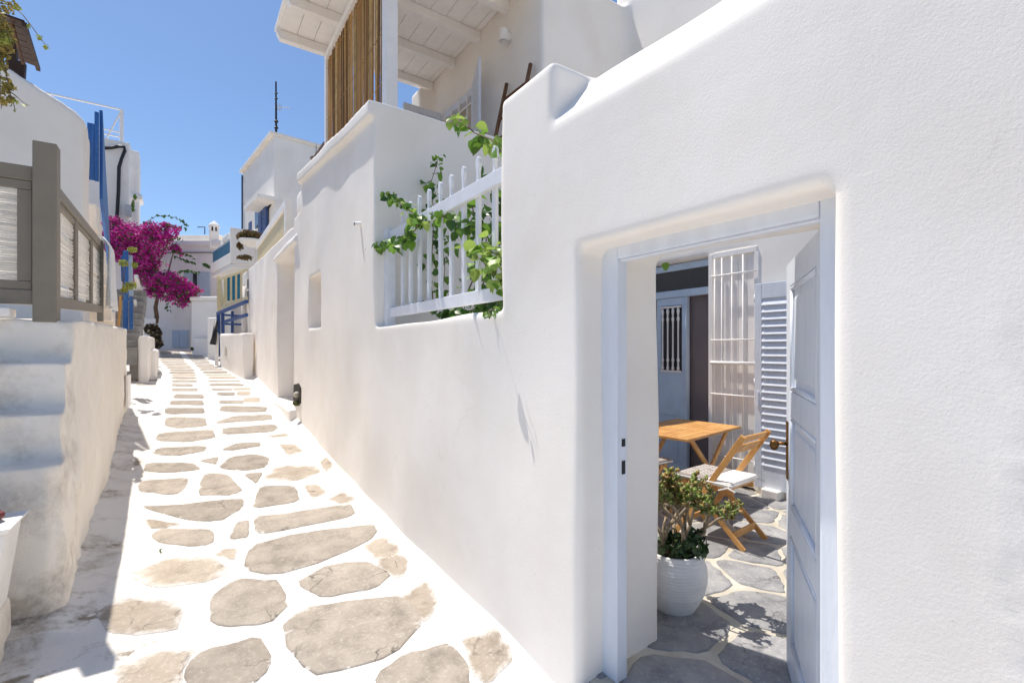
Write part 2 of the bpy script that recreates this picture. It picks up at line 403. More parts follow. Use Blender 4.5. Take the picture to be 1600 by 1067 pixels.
for px, py, sx_, sy_, am in ((150, 965, .10, .05, 3.5), (185, 950, .07, .05, 3), (190, 1035, .09, .06, 3.5), (215, 1020, .06, .05, 2.5), (182, 850, .05, .06, 2.5), (125, 868, .05, .06, 2.5), (150, 790, .05, .10, 1.5), (175, 770, .06, .10, 1.5), (225, 895, .05, .05, 2.5), (215, 722, .03, .12, 2), (60, 1050, .15, .06, 3), (260, 1060, .12, .06, 1.5), (118, 940, .04, .05, 2)):
    q = ong(px, py); dirt += am * np.exp(-((sv[:, 0] - q.x) / sx_) ** 2 - ((sv[:, 1] - q.y) / sy_) ** 2)
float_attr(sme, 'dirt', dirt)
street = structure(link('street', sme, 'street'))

# ------------------------------------------------------------------ paving stones, each lying where the photo shows it
def chaikin(p, w=0.22):
    q = []
    for i in range(len(p)):
        a, b = p[i], p[(i + 1) % len(p)]
        q += [a * (1 - w) + b * w, a * w + b * (1 - w)]
    return q
def resample(p, n):
    d = [0.0]
    for i in range(len(p)): d.append(d[-1] + (p[(i + 1) % len(p)] - p[i]).length)
    out = []
    for k in range(n):
        s = d[-1] * k / n
        j = max(i for i in range(len(p)) if d[i] <= s)
        t = (s - d[j]) / max(1e-9, d[j + 1] - d[j])
        out.append(p[j].lerp(p[(j + 1) % len(p)], t))
    return out
def slab(name, poly, zf, mat, parent, n=22, lift=0.006, jit=0.012, rounds=1, depth=0.03, grow=1.13, cut=0.12, wear=1.0):
    p = [Vector((a[0], a[1])) for a in poly]
    c = sum(p, Vector((0, 0))) / len(p); p = [c + (a - c) * grow for a in p]
    for _ in range(rounds): p = chaikin(p, cut)
    p = resample(p, n)
    c = sum(p, Vector((0, 0))) / n
    size = max((a - c).length for a in p)
    p = [a + (a - c) * random.uniform(-1, 1) * min(0.09, jit / max(0.05, (a - c).length)) for a in p]
    v, e = [], []
    for k, (sc, dz, ed) in enumerate(((1.0, -depth, 1.0), (0.995, lift * 0.35, 1.0), (0.95, lift, 0.75), (0.62, lift * 1.15, 0.2))):
        for a in p:
            q = c + (a - c) * sc
            v.append((q.x, q.y, float(zf(q.x, q.y)) + dz)); e.append(ed)
    v.append((c.x, c.y, float(zf(c.x, c.y)) + lift * 1.2)); e.append(0.0)
    f = []
    for k in range(3): f += [(k * n + j, k * n + (j + 1) % n, (k + 1) * n + (j + 1) % n, (k + 1) * n + j) for j in range(n)]
    f += [(3 * n + j, 3 * n + (j + 1) % n, 4 * n) for j in range(n)]
    me = bpy.data.meshes.new(name); me.from_pydata(v, [], f)
    bm = bmesh.new(); bm.from_mesh(me); bmesh.ops.recalc_face_normals(bm, faces=bm.faces); bm.to_mesh(me); bm.free()
    me.polygons.foreach_set('use_smooth', np.ones(len(me.polygons), bool))
    float_attr(me, 'edge', [k * wear for k in e])
    return link(name, me, mat, parent)
S3 = [  # outlines read off the photograph (offset 0,540, scale 1.778), 1 = worn pale under old whitewash
 (0, [(795,785),(850,735),(1110,700),(1165,770),(1060,865),(880,900),(835,860)]),
 (0, [(840,655),(905,610),(1010,602),(1080,635),(1040,670),(900,697)]),
 (0, [(595,700),(660,652),(770,655),(792,725),(740,765),(600,772)]),
 (0, [(700,610),(710,555),(800,532),(1010,503),(1035,530),(960,570),(800,622),(740,625)]),
 (0, [(720,475),(800,470),(960,445),(970,475),(880,495),(725,523)]),
 (0, [(710,450),(725,395),(815,392),(830,432)]),
 (0, [(555,412),(570,357),(625,357),(672,402),(640,413)]),
 (0, [(405,448),(480,445),(670,427),(665,450),(605,485),(545,485)]),
 (0, [(425,528),(450,508),(583,512),(580,545),(530,552),(460,545)]),
 (0, [(640,530),(660,492),(690,485),(688,530)]),
 (1, [(375,640),(470,590),(580,582),(628,625),(560,655),(440,670)]),
 (1, [(275,745),(340,712),(460,712),(498,735),(490,785),(420,800),(320,800)]),
 (0, [(525,900),(560,850),(640,830),(715,812),(745,885),(700,930),(560,990)]),
 (1, [(330,900),(430,860),(540,843),(505,900),(490,950),(350,960)]),
 (0, [(1060,905),(1140,860),(1245,835),(1285,880),(1300,950),(1080,980)]),
 (1, [(1300,880),(1290,825),(1380,830),(1420,900),(1340,940)]),
 (1, [(1120,745),(1125,690),(1190,665),(1215,720),(1185,765)]),
 (1, [(1090,640),(1040,600),(1095,585),(1130,605),(1120,640)]),
 (0, [(615,338),(640,312),(705,303),(745,315),(735,335),(690,345)]),
 (0, [(680,358),(730,352),(712,385)]),
 (1, [(740,370),(775,335),(870,335),(885,350),(820,375)]),
 (1, [(845,390),(880,385),(905,410),(870,425)]),
 (0, [(390,405),(395,375),(515,368),(512,395),(480,412)]),
 (0, [(408,345),(412,325),(520,325),(555,342),(480,350)]),
 (0, [(555,320),(605,310),(600,330)]),
 (0, [(430,300),(445,285),(565,280),(568,292),(480,305)]),
 (0, [(620,290),(660,275),(718,272),(718,282),(650,292)]),
 (1, [(775,275),(820,275),(840,295),(800,305)]),
 (0, [(443,262),(450,243),(585,235),(590,258),(520,268)]),
 (0, [(628,230),(760,218),(765,228),(750,238),(630,246)]),
 (1, [(742,252),(795,243),(800,250),(760,255)]),
 (0, [(465,222),(465,200),(565,203),(568,222),(500,228)]),
 (0, [(607,213),(650,197),(745,192),(748,205),(620,215)]),
 (1, [(300,1000),(360,965),(480,960),(520,1010),(420,1060)]),
 (1, [(1010,560),(1060,540),(1110,575),(1090,600),(1040,590)]),
 (1, [(600,575),(625,560),(660,560),(650,590)]),
 (1, [(910,430),(950,415),(985,435),(960,445)]),
 (1, [(420,505),(405,480),(500,495),(455,505)]),
 (1, [(890,330),(905,322),(925,345),(905,352)]),
 (0, [(820,1010),(900,960),(1030,955),(1050,1010),(960,1060)]),
]
S4 = [  # offset 200,540, scale 4.85
 (0, (285,580,475,520)), (0, (315,575,418,452)), (0, (355,570,370,400)), (0, (335,530,325,348)), (0, (335,490,288,308)), (0, (330,520,262,278)),
 (0, (705,1050,460,503)), (0, (695,870,412,440)), (1, (880,1000,395,425)), (0, (680,810,357,378)), (1, (825,930,350,376)), (0, (640,790,322,338)), (1, (805,930,318,336)),
 (0, (620,870,288,304)), (0, (610,850,264,274)),
]
for pale, pl in S3:
    w = [ong(x / 1.778, 540 + y / 1.778) for x, y in pl]
    slab('paving_stone', w, hgt, 'paving_pale' if pale else 'paving', street, lift=0.0035 if pale else 0.006)
def row_stone(px0, px1, pya, pyb, pale):
    j = lambda k=1.0: random.uniform(-k, k)
    a = [ong(px0 + j(), pya), ong((px0 + px1) / 2, pya + j(0.3)), ong(px1 + j(), pya + j(0.3)), ong(px1 + j(), pyb), ong((px0 + px1) / 2 + j(2), pyb + j(0.3)), ong(px0 + j(), pyb)]
    slab('paving_stone', a, hgt, 'paving_pale' if pale else 'paving', street, n=16, jit=0.02, wear=0.1, grow=1.03)
for pale, (x0, x1, y0, y1) in S4:
    row_stone(200 + x0 / 4.85, 200 + x1 / 4.85, 540 + y0 / 4.85, 540 + y1 / 4.85, pale)
for yb, x0_, x1_ in ((300, 70, 215), (268, 60, 225), (240, 55, 225), (214, 60, 235), (190, 75, 240), (168, 95, 245)):     # side strip on the left
    row_stone(200 + x0_ / 4.85, 200 + x1_ / 4.85, 540 + (yb - 9) / 4.85, 540 + yb / 4.85, True)
yy = 252.0
while yy > 45:                                                     # the rows keep their size and thin out with distance
    hh = 5.2 + (yy - 45) * 0.050
    k = (yy - 45) / 207.0
    lx0, lx1 = np.interp(yy, [45, 125, 190, 250], [245, 245, 318, 330]), np.interp(yy, [45, 125, 190, 250], [385, 435, 505, 515])
    rx0, rx1 = np.interp(yy, [45, 75, 150, 250], [420, 445, 505, 608]), np.interp(yy, [45, 75, 150, 250], [500, 560, 640, 820])
    row_stone(200 + lx0 / 4.85, 200 + lx1 / 4.85, 540 + (yy - hh) / 4.85, 540 + yy / 4.85, random.random() < 0.2)
    row_stone(200 + rx0 / 4.85, 200 + rx1 / 4.85, 540 + (yy - hh - 1) / 4.85, 540 + (yy - 1) / 4.85, random.random() < 0.25)
    yy -= hh * 1.36 + 0.6

# ------------------------------------------------------------------ the long whitewashed wall on the right
WX, WB = 1.5, 2.07
w = MB()
w.box(WX, WB, -3.5, 0.58, -2.6, 1.1).box(WX, WB, 0.5, 1.7, 0.475, 1.1).box(WX, WB, 1.63, 1.9, -2.6, 1.1)
w.prism([(WX, 0.9), (WX, 1.10), (1.765, 1.395), (WB, 1.40), (WB, 0.9)], 'y', -3.5, 1.83)
w.box(WX, WB, 1.82, 2.28, -2.6, 1.42)
w.box(WX, WB, 2.2, 4.6, -2.6, 0.215)
def top(y): return 2.25 + (y - 4.55) * 0.105
w.box(1.80, 2.0, 4.53, 8.25, -2.6, 2.2)
w.box(WX, 1.9, 4.53, 6.81, -2.6, 2.2).box(WX, 1.9, 7.51, 8.7, -2.6, 2.2).box(WX, 1.9, 6.7, 7.6, -2.6, 0.3).box(WX, 1.9, 6.7, 7.6, 1.05, 2.2)
w.prism([(4.53, 2.0), (8.12, 2.0), (8.12, top(8.12)), (4.53, top(4.53))], 'x', WX, 2.0)
w.prism([(4.53, top(4.53)), (8.10, top(8.1)), (8.10, top(8.1) + 0.15), (4.53, top(4.53) + 0.15)], 'x', WX - 0.062, 2.02)
w.box(WX, 3.6, 4.53, 4.76, -2.6, 2.40)
def top2(y): return 2.05 + (y - 8.1) * 0.036
w.prism([(8.0, 1.72), (17.9, 1.72), (17.9, top2(17.9)), (8.0, top2(8.0))], 'x', WX, 2.0)
w.box(1.82, 2.0, 8.1, 17.9, -2.6, 1.9)
w.box(WX, 1.9, 8.1, 8.56, -2.6, 1.9).box(WX, 1.9, 10.45, 17.9, -2.6, 1.9)
w.prism([(WX, 1.74), (WX - 0.06, 1.76), (WX - 0.05, 1.83), (WX, 1.88)], 'y', 8.4, 10.65)
w.box(1.40, 1.9, 8.5, 10.55, -2.6, float(g(9.5)) + 0.12)                                            # raised threshold of the second doorway
lane_wall = thing('lane_wall', 'long whitewashed lane wall with an open doorway, picket window and coping', 'wall', (1.78, 4, -1.7))
lwo = plaster('wall', w, 'lime', lane_wall, voxel=0.021, smooth=1, amp=0.006, seed=2)
co = np.empty(len(lwo.data.vertices) * 3); lwo.data.vertices.foreach_get('co', co); co = co.reshape(-1, 3)
front = (co[:, 0] < 1.56) & (co[:, 1] < 0.5)
edge = 0.235 + 0.012 * np.sin(co[:, 2] * 9) + 0.008 * np.sin(co[:, 2] * 23 + 1) + 0.005 * np.sin(co[:, 2] * 61)
k = np.clip((edge - co[:, 1]) / 0.02 + 0.5, 0, 1) * np.clip((0.15 - co[:, 2]) / 0.25, 0, 1)       # older patch of render left of a rough seam
rough = 0.006 * np.sin(co[:, 1] * 47 + 3 * np.sin(co[:, 2] * 13)) * np.sin(co[:, 2] * 39 + 2 * np.sin(co[:, 1] * 21)) + 0.004 * np.sin(co[:, 2] * 90 + co[:, 1] * 70)
co[:, 0] += front * (k * (0.002 + 0.25 * rough) + 0.5 * np.exp(-((co[:, 1] - edge) / 0.018) ** 2) * np.clip((0.2 - co[:, 2]) / 0.2, 0, 1) * (0.004 * np.sin(co[:, 2] * 33) * np.sin(co[:, 2] * 71 + 1) - 0.003))
lwo.data.vertices.foreach_set('co', co.ravel()); lwo.data.update()
# drain hole at the foot of the wall, with a stone and moss in it
dh = thing('drain_hole', 'small dark mossy drain hole at the foot of the lane wall', 'drain hole', (1.5, 8.25, -1.1))
hp = [onx(px, py, 1.487) for px, py in ((459, 601), (466, 599), (470, 606), (469, 630), (460, 634), (458, 622))]
MB().add([(1.484 + random.uniform(0, .003), p.y, p.z) for p in hp] + [(1.52, p.y, p.z) for p in hp],
         [(0, 1, 2, 3, 4, 5), (11, 10, 9, 8, 7, 6)] + [(i, (i + 1) % 6, 6 + (i + 1) % 6, 6 + i) for i in range(6)]).build('opening', 'hole_dark', dh)
mb = MB(); c = onx(464, 617, 1.47); mb.lathe([(0.02, -0.05), (0.06, -0.02), (0.055, 0.03), (0.02, 0.055)], c, 7); mb.build('stone', 'mortar', dh, 0.008)
mb = MB(); c = onx(464, 629, 1.465); mb.lathe([(0.03, -0.05), (0.07, -0.02), (0.06, 0.02), (0.02, 0.035)], c, 9); mb.build('moss_tuft', 'moss', dh, smooth=True)
# door in the second doorway
d2 = thing('grey_door', 'narrow grey wooden door deep in the far doorway of the lane wall', 'door', (1.79, 9.5, -1.0))
MB().box(1.785, 1.815, 8.56, 9.45, -1.0, 1.70).build('door_leaf', 'grey_wood', d2, 0.004)
MB().box(1.77, 1.815, 9.45, 9.52, -1.0, 1.70).build('door_frame', 'mortar', d2, 0.004)
MB().box(1.785, 1.815, 9.52, 10.42, -1.0, 1.70).build('door_leaf', 'white_paint', d2, 0.004)
# rain spout
sp = thing('rain_spout', 'short white rain spout poking out of the wall', 'spout', onx(560, 350, 1.5))
a = onx(563, 350, 1.5); MB().tube([a + Vector((0.05, 0, 0)), a + Vector((-0.06, 0, -0.008))], 0.024, 12).build('pipe', 'white_paint', sp, smooth=True)
b = a + Vector((-0.062, 0, -0.008)); MB().tube([b, b + Vector((-0.002, 0, 0))], 0.016, 12).build('mouth', 'hole_dark', sp)
# vertical slits high on the far end of the wall
for k, (py0, py1) in enumerate(((437, 451), (455, 470))):
    a, b = onx(386.2, py0, WX - 0.02), onx(386.2, py1, WX - 0.02)
    MB().box(WX - 0.022, WX + 0.02, a.y - 0.09, a.y + 0.09, b.z, a.z).build('wall_slit', 'tread_stone', lane_wall)
# white downpipe at the wall's far end
dp = onx(381, 500, 1.44); tag(MB().tube([(1.44, dp.y, 1.9), (1.44, dp.y, -0.35)], 0.07, 10).build('downpipe', 'white_paint', None, smooth=True), 'thick white downpipe at the far end of the lane wall', 'pipe')

# ------------------------------------------------------------------ courtyard floor: mortar bed and irregular flagstones
ZF = -1.55
MB().box(1.55, 9.0, -3.0, 5.0, ZF - 0.5, ZF).build('courtyard_floor', 'mortar')
cf = structure(bpy.data.objects['courtyard_floor'])
MB().box(1.42, 1.56, 0.60, 1.62, -2.2, ZF - 0.002).build('doorstep', 'slate', cf, 0.02)
def voronoi(pts, bounds):
    cells = []
    for i, p in enumerate(pts):
        poly = [Vector(b) for b in bounds]
        for j, q in enumerate(pts):
            if i == j or (q - p).length > 2.2: continue
            m, n = (p + q) / 2, q - p
            out = []
            for k in range(len(poly)):
                a, b = poly[k], poly[(k + 1) % len(poly)]
                da, db = (a - m).dot(n), (b - m).dot(n)
                if da <= 0: out.append(a)
                if da * db < 0: out.append(a.lerp(b, da / (da - db)))
            poly = out
            if not poly: break
        if len(poly) > 2: cells.append((p, poly))
    return cells
pts = []
rr = random.Random(11)
tries = 0
while tries < 6000:
    tries += 1
    q = Vector((rr.uniform(1.6, 5.05), rr.uniform(-0.2, 4.5)))
    if all((q - p).length > (0.44 if q.x < 3.2 else 0.33) for p in pts): pts.append(q)
for p, poly in voronoi(pts, [(1.57, -0.25), (5.06, -0.25), (5.06, 4.5), (1.57, 4.5)]):
    c = sum(poly, Vector((0, 0))) / len(poly)
    q = []
    for a in poly:
        d = c - a; q.append(a + d.normalized() * min(0.026, d.length * 0.3))
    slab('flagstone', q, lambda x, y: ZF, 'slate', cf, n=26, lift=0.008, jit=0.010, rounds=1, grow=1.0, cut=0.10)

# ------------------------------------------------------------------ blue doorway in the near wall
fr = thing('door_frame', 'pale blue wooden frame of the near courtyard doorway', 'door frame', (1.68, 1.1, ZF))
MB().box(1.64, 1.71, 1.53, 1.66, ZF, 0.50).build('jamb', 'blue_paint', fr, 0.006)
MB().box(1.64, 1.71, 0.55, 0.68, ZF, 0.50).build('jamb', 'blue_paint', fr, 0.006)
MB().box(1.638, 1.708, 0.681, 1.529, 0.415, 0.50).build('lintel', 'blue_paint', fr, 0.006)
MB().box(1.655, 1.69, 0.682, 1.528, 0.404, 0.4145).build('stop_bead', 'lilac_paint', fr, 0.003)
for py0, py1 in ((685, 697), (719, 740)):
    a, b = ony(977, py0, 1.528), ony(977, py1, 1.528)
    MB().box(1.672, 1.694, 1.5275, 1.535, b.z, a.z).build('keyhole_slot', 'black_metal', fr)
TH = math.radians(32.5)
dl = thing('courtyard_door', 'pale blue panelled wooden door standing open in the near doorway', 'door', (1.735, 0.685, ZF + 0.012), TH)
LW, LH, LT = 0.84, 1.945, 0.045           # local x along the leaf, +y is the face that shows
sk = LT / 2
def rail(z0, z1, nm='rail'): MB().box(0.11, LW - 0.11, -sk + 0.001, sk - 0.001, z0, z1).build(nm, 'blue_paint', dl, 0.004, local=True)
for x0, x1 in ((0, 0.11), (LW - 0.11, LW)): MB().box(x0, x1, -sk, sk, 0, LH).build('stile', 'blue_paint', dl, 0.005, local=True)
PN = [(0.14, 0.67), (0.79, 1.22), (1.34, 1.83)]
rail(0, 0.14); rail(0.67, 0.79); rail(1.22, 1.34); rail(1.83, LH)
for z0, z1 in PN:
    p = MB().box(0.112, LW - 0.112, -0.006, 0.006, z0 + 0.002, z1 - 0.002).build('panel', 'blue_paint', dl, local=True)
    MB().box(0.165, LW - 0.165, -0.012, 0.013, z0 + 0.055, z1 - 0.055).build('raised_field', 'blue_paint', p, 0.010)
    for a, b in (((0.12, 0, z0 + 0.012), (LW - 0.12, 0, z0 + 0.012)), ((0.12, 0, z1 - 0.012), (LW - 0.12, 0, z1 - 0.012)), ((0.122, 0, z0 + 0.012), (0.122, 0, z1 - 0.012)), ((LW - 0.122, 0, z0 + 0.012), (LW - 0.122, 0, z1 - 0.012))):
        MB().tube([Vector(a) + Vector((0, 0.012, 0)), Vector(b) + Vector((0, 0.012, 0))], 0.011, 8).build('moulding', 'blue_paint', p, smooth=True)
hz = 1.05
pl = MB().box(LW - 0.075, LW - 0.025, sk, sk + 0.006, hz - 0.14, hz + 0.14).build('lock_plate', 'brass', dl, 0.003, local=True)
kb = MB(); kb.tube([(LW - 0.05, sk, hz + 0.03), (LW - 0.05, sk + 0.045, hz + 0.03)], 0.009, 10); kb.build('spindle', 'brass', pl, smooth=True)
kb = MB(); kb.lathe([(0.003, -0.030), (0.014, -0.024), (0.021, -0.004), (0.017, 0.014), (0.005, 0.022)], (LW - 0.05, sk + 0.058, hz + 0.025), 14); kb.build('knob', 'brass', pl, smooth=True)

# ================================================================== THE HOUSE ROUND THE COURTYARD
FX, UX, UY = 5.07, 3.57, 4.55
house = thing('courtyard_house', 'white courtyard house front with a blue door and barred window', 'house', (5.5, 3, ZF))
KU = 1.4                                  # the upper storey stands farther back than the courtyard front
YB = UY * KU
h = MB()
h.box(FX, FX + 0.3, -3.0, 2.74, -2.4, 3.2).box(FX, FX + 0.3, 3.23, 3.285, -2.4, 1.09).box(FX, FX + 0.3, 2.7, YB + 0.2, 1.09, 3.2).box(FX, FX + 0.3, 4.5, YB + 0.2, -2.4, 1.2)
h.box(3.4, FX + 0.2, 4.55, 4.76, -2.4, 2.36)
plaster('wall', h, 'lime', house, voxel=0.035, smooth=3, amp=0.004, seed=5)
upper = thing('terrace_house', 'white upper house with the covered terrace behind the lane wall', 'house', (UX, UY, 1.3))
h = MB()
h.box(FX, FX + 0.3, -3.0, UY + 0.2, 2.2, 7.2)
h.box(UX, FX + 0.3, UY, UY + 0.3, -1.8, 4.76)
h.box(UX, UX + 0.3, UY, 6.2, 1.0, 4.76).box(UX, UX + 0.3, 7.32, 8.0, 1.0, 4.76).box(UX, UX + 0.3, 6.1, 7.4, 3.96, 4.76)
h.box(UX, 9, 7.75, 8.0, -1.8, 4.76).box(UX, 9, UY, 8.0, 4.62, 4.76)
h.box(3.30, UX + 0.1, 7.58, 7.98, 1.0, 4.5)
plaster('wall', h, 'lime', upper, voxel=0.04, smooth=4, amp=0.004, seed=6)
MB().box(FX + 0.31, 10, -3, YB, 3.0, 3.1).build('roof', 'lime_far', house)
MB().box(8.0, 8.1, -3, UY - 0.1, ZF, 3).box(FX + 0.31, 8.0, 4.38, 4.46, ZF, 3).box(FX + 0.31, 8.0, 1.9, 2.0, ZF, 3).box(FX + 0.31, 8.0, 1.9, 4.46, 1.6, 1.7).build('room', 'dark_room', house)
MB().box(FX + 0.20, FX + 0.24, 3.0, 4.37, ZF, 1.3).build('dim_room_panel', 'dim_interior', house, 0.004)  # added panel behind the leaf; the dimness of the room is in its colour
MB().box(UX + 0.31, UX + 1.6, 7.5, 7.6, 1.4, 4.4).box(UX + 1.6, UX + 1.7, 4.9, 7.6, 1.4, 4.4).build('room', 'dark_room', upper)
# doorway with transom, one blue leaf shut, one open
dx = FX + 0.10
hd = MB().box(dx, dx + 0.08, 3.288, 3.35, ZF, 1.085).build('door_frame', 'white_paint', house, 0.004)
MB().box(dx - 0.002, dx + 0.082, 3.352, 4.49, 0.66, 0.75).build('transom_bar', 'house_blue', hd, 0.005)
MB().box(dx - 0.002, dx + 0.082, 3.352, 4.49, 1.0, 1.083).build('head', 'house_blue', hd, 0.005)
MB().box(dx + 0.03, dx + 0.036, 3.352, 4.49, 0.752, 0.998).build('pane', 'glass_dark', hd)
leaf = MB().box(dx + 0.02, dx + 0.065, 3.685, 3.74, ZF, 0.658).build('door_leaf', 'house_blue', house, 0.004)
MB().box(dx + 0.005, dx + 0.07, 3.66, 3.684, ZF, 0.657).build('cover_strip', 'house_blue', leaf, 0.004)
MB().box(dx + 0.021, dx + 0.064, 3.741, 4.13, 0.56, 0.657).build('top_rail', 'house_blue', leaf, 0.004)
MB().box(dx + 0.021, dx + 0.064, 3.741, 4.13, ZF, -0.30).build('lower_board', 'house_blue', leaf, 0.004)
MB().box(dx + 0.021, dx + 0.064, 4.06, 4.13, -0.298, 0.559).build('stile', 'house_blue', leaf, 0.004)
MB().box(dx + 0.045, dx + 0.05, 3.742, 4.059, -0.298, 0.558).build('pane', 'glass_dark', leaf)
for z0, z1 in ((-0.86, -0.38), (-1.45, -0.95)):
    MB().box(dx + 0.008, dx + 0.022, 3.79, 4.08, z0, z1).build('raised_panel', 'house_blue', leaf, 0.010)
prof = [(0.010, 0), (0.022, 0.02), (0.012, 0.05), (0.010, 0.10), (0.020, 0.13), (0.011, 0.16), (0.009, 0.4), (0.011, 0.62), (0.020, 0.66), (0.010, 0.70), (0.020, 0.76), (0.012, 0.80)]
bme = MB().lathe(prof, (0, 0, 0), 10).mesh('baluster', 0, True); bme.materials.append(MATS['white_paint'])
for y in (3.79, 3.87, 3.95, 4.03): inst('baluster', bme, Matrix.Translation((dx + 0.015, y, -0.275)), leaf)
for z in (-0.29, 0.54): MB().box(dx + 0.004, dx + 0.02, 3.745, 4.06, z - 0.012, z + 0.012).build('grille_rail', 'white_paint', leaf, 0.003)
# tall grille in front of white boards
gw = MB().box(FX - 0.012, FX + 0.07, 3.232, 3.283, ZF + 0.03, 1.10).build('window_frame', 'white_paint', house, 0.004)
MB().box(FX - 0.010, FX + 0.07, 2.71, 3.231, 1.05, 1.11).build('head', 'white_paint', gw, 0.004)
MB().box(FX - 0.010, FX + 0.07, 2.69, 2.74, ZF + 0.03, 1.049).build('side', 'white_paint', gw, 0.004)
for k in range(5):
    y0 = 2.745 + k * 0.0965; MB().box(FX + 0.03, FX + 0.07, y0, y0 + 0.0935, ZF + 0.03, 1.09).build('board', 'white_paint', gw, 0.004)
for y in (2.86, 2.99, 3.11, 3.20): MB().tube([(FX - 0.015, y, ZF + 0.12), (FX - 0.015, y, 1.04)], 0.008, 8).build('grille_bar', 'white_paint', gw, smooth=True)
for z in (0.84, 0.10, -0.16, -0.52, -1.22): MB().tube([(FX - 0.03, 2.70, z), (FX - 0.03, 3.24, z)], 0.009 if z != -0.16 else 0.02, 8).build('grille_rail', 'white_paint', gw, smooth=True)
# louvred shutter folded back
sh = thing('louvred_shutter', 'tall pale blue louvred shutter folded back on the courtyard house', 'shutter', (FX - 0.06, 2.4, ZF + 0.1))
sx0, sx1, sy0, sy1, sz0, sz1 = FX - 0.075, FX - 0.04, 2.18, 2.70, -1.46, 0.69
MB().box(sx0, sx1, sy1 - 0.075, sy1, sz0, sz1).build('stile', 'blue_paint', sh, 0.004)
MB().box(sx0, sx1, sy0, sy0 + 0.075, sz0, sz1).build('stile', 'blue_paint', sh, 0.004)
for z0, z1 in ((sz0, sz0 + 0.24), (sz1 - 0.16, sz1)): MB().box(sx0 + 0.001, sx1 - 0.001, sy0 + 0.076, sy1 - 0.076, z0, z1).build('rail', 'blue_paint', sh, 0.004)
sme_ = MB().bar((0, sy0 + 0.076, 0), (0, sy1 - 0.076, 0), 0.012, 0.098, up=(-0.40, 0, -0.92)).mesh('slat', 0.003); sme_.materials.append(MATS['blue_paint'])
ns = 23
for k in range(ns): inst('slat', sme_, Matrix.Translation(((sx0 + sx1) / 2, 0, sz0 + 0.28 + k * (sz1 - sz0 - 0.47) / (ns - 1))), sh)
MB().box(sx0 - 0.012, sx0 - 0.001, sy1 - 0.05, sy1 - 0.03, -0.62, -0.45).build('latch', 'blue_paint', sh, 0.003)
for z in (0.5, -0.4, -1.3): MB().tube([(sx1, sy1 + 0.012, z), (sx1, sy1 + 0.012, z + 0.08)], 0.012, 8).build('hinge', 'blue_paint', sh, smooth=True)
tag(MB().box(FX - 0.14, FX - 0.005, 2.42, 2.60, ZF + 0.009, ZF + 0.10).build('stone_block', 'lime', None, 0.012), 'small white block on the flagstones below the louvred shutter', 'block')

# ------------------------------------------------------------------ terrace above: floor, roof with beams, post, reed screen
MB().box(1.5, UX + 0.2, 3.45, 8.2, 1.2, 1.4).build('terrace_floor', 'lime_far', upper)
pr = thing('porch_roof', 'white boarded porch roof on beams above the terrace', 'roof', (1.8, 6, 4.6))
ry0, ry1 = 4.57, 7.78
nb = 26; bw = (ry1 - ry0) / nb
x = 1.12; k = 0
while x < UX - 0.05:
    x1 = min(x + 0.235, UX - 0.01)
    MB().box(x, x1 - 0.006, ry0, ry1, 4.66, 4.685).build('board', 'white_paint', pr, 0.003); x += 0.235
MB().box(1.075, UX - 0.005, ry0, ry1, 4.69, 4.75).build('roof_deck', 'white_paint', pr, 0.005)
for y in (7.66, 6.84, 6.05, 5.30, 4.64):
    MB().prism([(1.085, 4.61), (1.13, 4.53), (UX - 0.004, 4.53), (UX - 0.004, 4.655), (1.085, 4.655)], 'y', y - 0.055, y + 0.055).build('beam', 'white_paint', pr, 0.006)
MB().box(1.745, 1.86, 4.60, 7.62, 4.435, 4.528).build('edge_beam', 'white_paint', pr, 0.006)
MB().box(1.74, 1.87, 4.88, 5.02, 1.4, 4.433).build('post', 'white_paint', pr, 0.008)
MB().box(1.76, 1.83, 7.62, 7.69, 1.6, 4.50).build('post', 'white_paint', pr, 0.006)
rs = thing('reed_screen', 'brown bamboo reed screen hanging from the porch roof beside the white post', 'screen', (1.8, 6.3, 2.6))
rme = MB().tube([(0, 0, 0), (0, 0.004, -0.5), (0, -0.004, -1.0)], 0.0085, 6).mesh('reed', 0, True); rme.materials.append(MATS['bamboo'])
rmes = [rme]
for mt in ('bamboo_dark', 'bamboo_pale'):
    q = rme.copy(); q.materials.clear(); q.materials.append(MATS[mt]); rmes.append(q)
y = 5.03
rd = random.Random(5)
while y < 7.61:                                  # reeds hang in loose bunches that lean together
    kind, tilt, lean = rd.choices((0, 1, 2), (7, 1.6, 2.4))[0], rd.gauss(0, 0.014), rd.gauss(0, 0.004)
    for _ in range(rd.randint(2, 5)):
        zt = 4.45; ln = zt - top(y) + 0.25
        mw = Matrix.Translation((1.80 + rd.uniform(-0.014, 0.014), y, zt)) @ Matrix.Rotation(tilt + rd.gauss(0, 0.005), 4, 'X') @ Matrix.Rotation(lean, 4, 'Y') @ Matrix.Diagonal((1, rd.uniform(0.75, 1.3), ln, 1))
        inst('reed', rmes[kind if rd.random() < 0.7 else rd.randint(0, 2)], mw, rs)
        y += rd.uniform(0.015, 0.021)
        if y > 7.61: break
    y += rd.choice((0.004, 0.010, 0.018, 0.030)) * (1.7 if y < 5.5 else 1.0)
for z in (4.3, 3.5, 2.95): MB().tube([(1.785, 5.03, z), (1.785, 7.6, z + 0.01)], 0.004, 5).build('tie_wire', 'bamboo', rs)
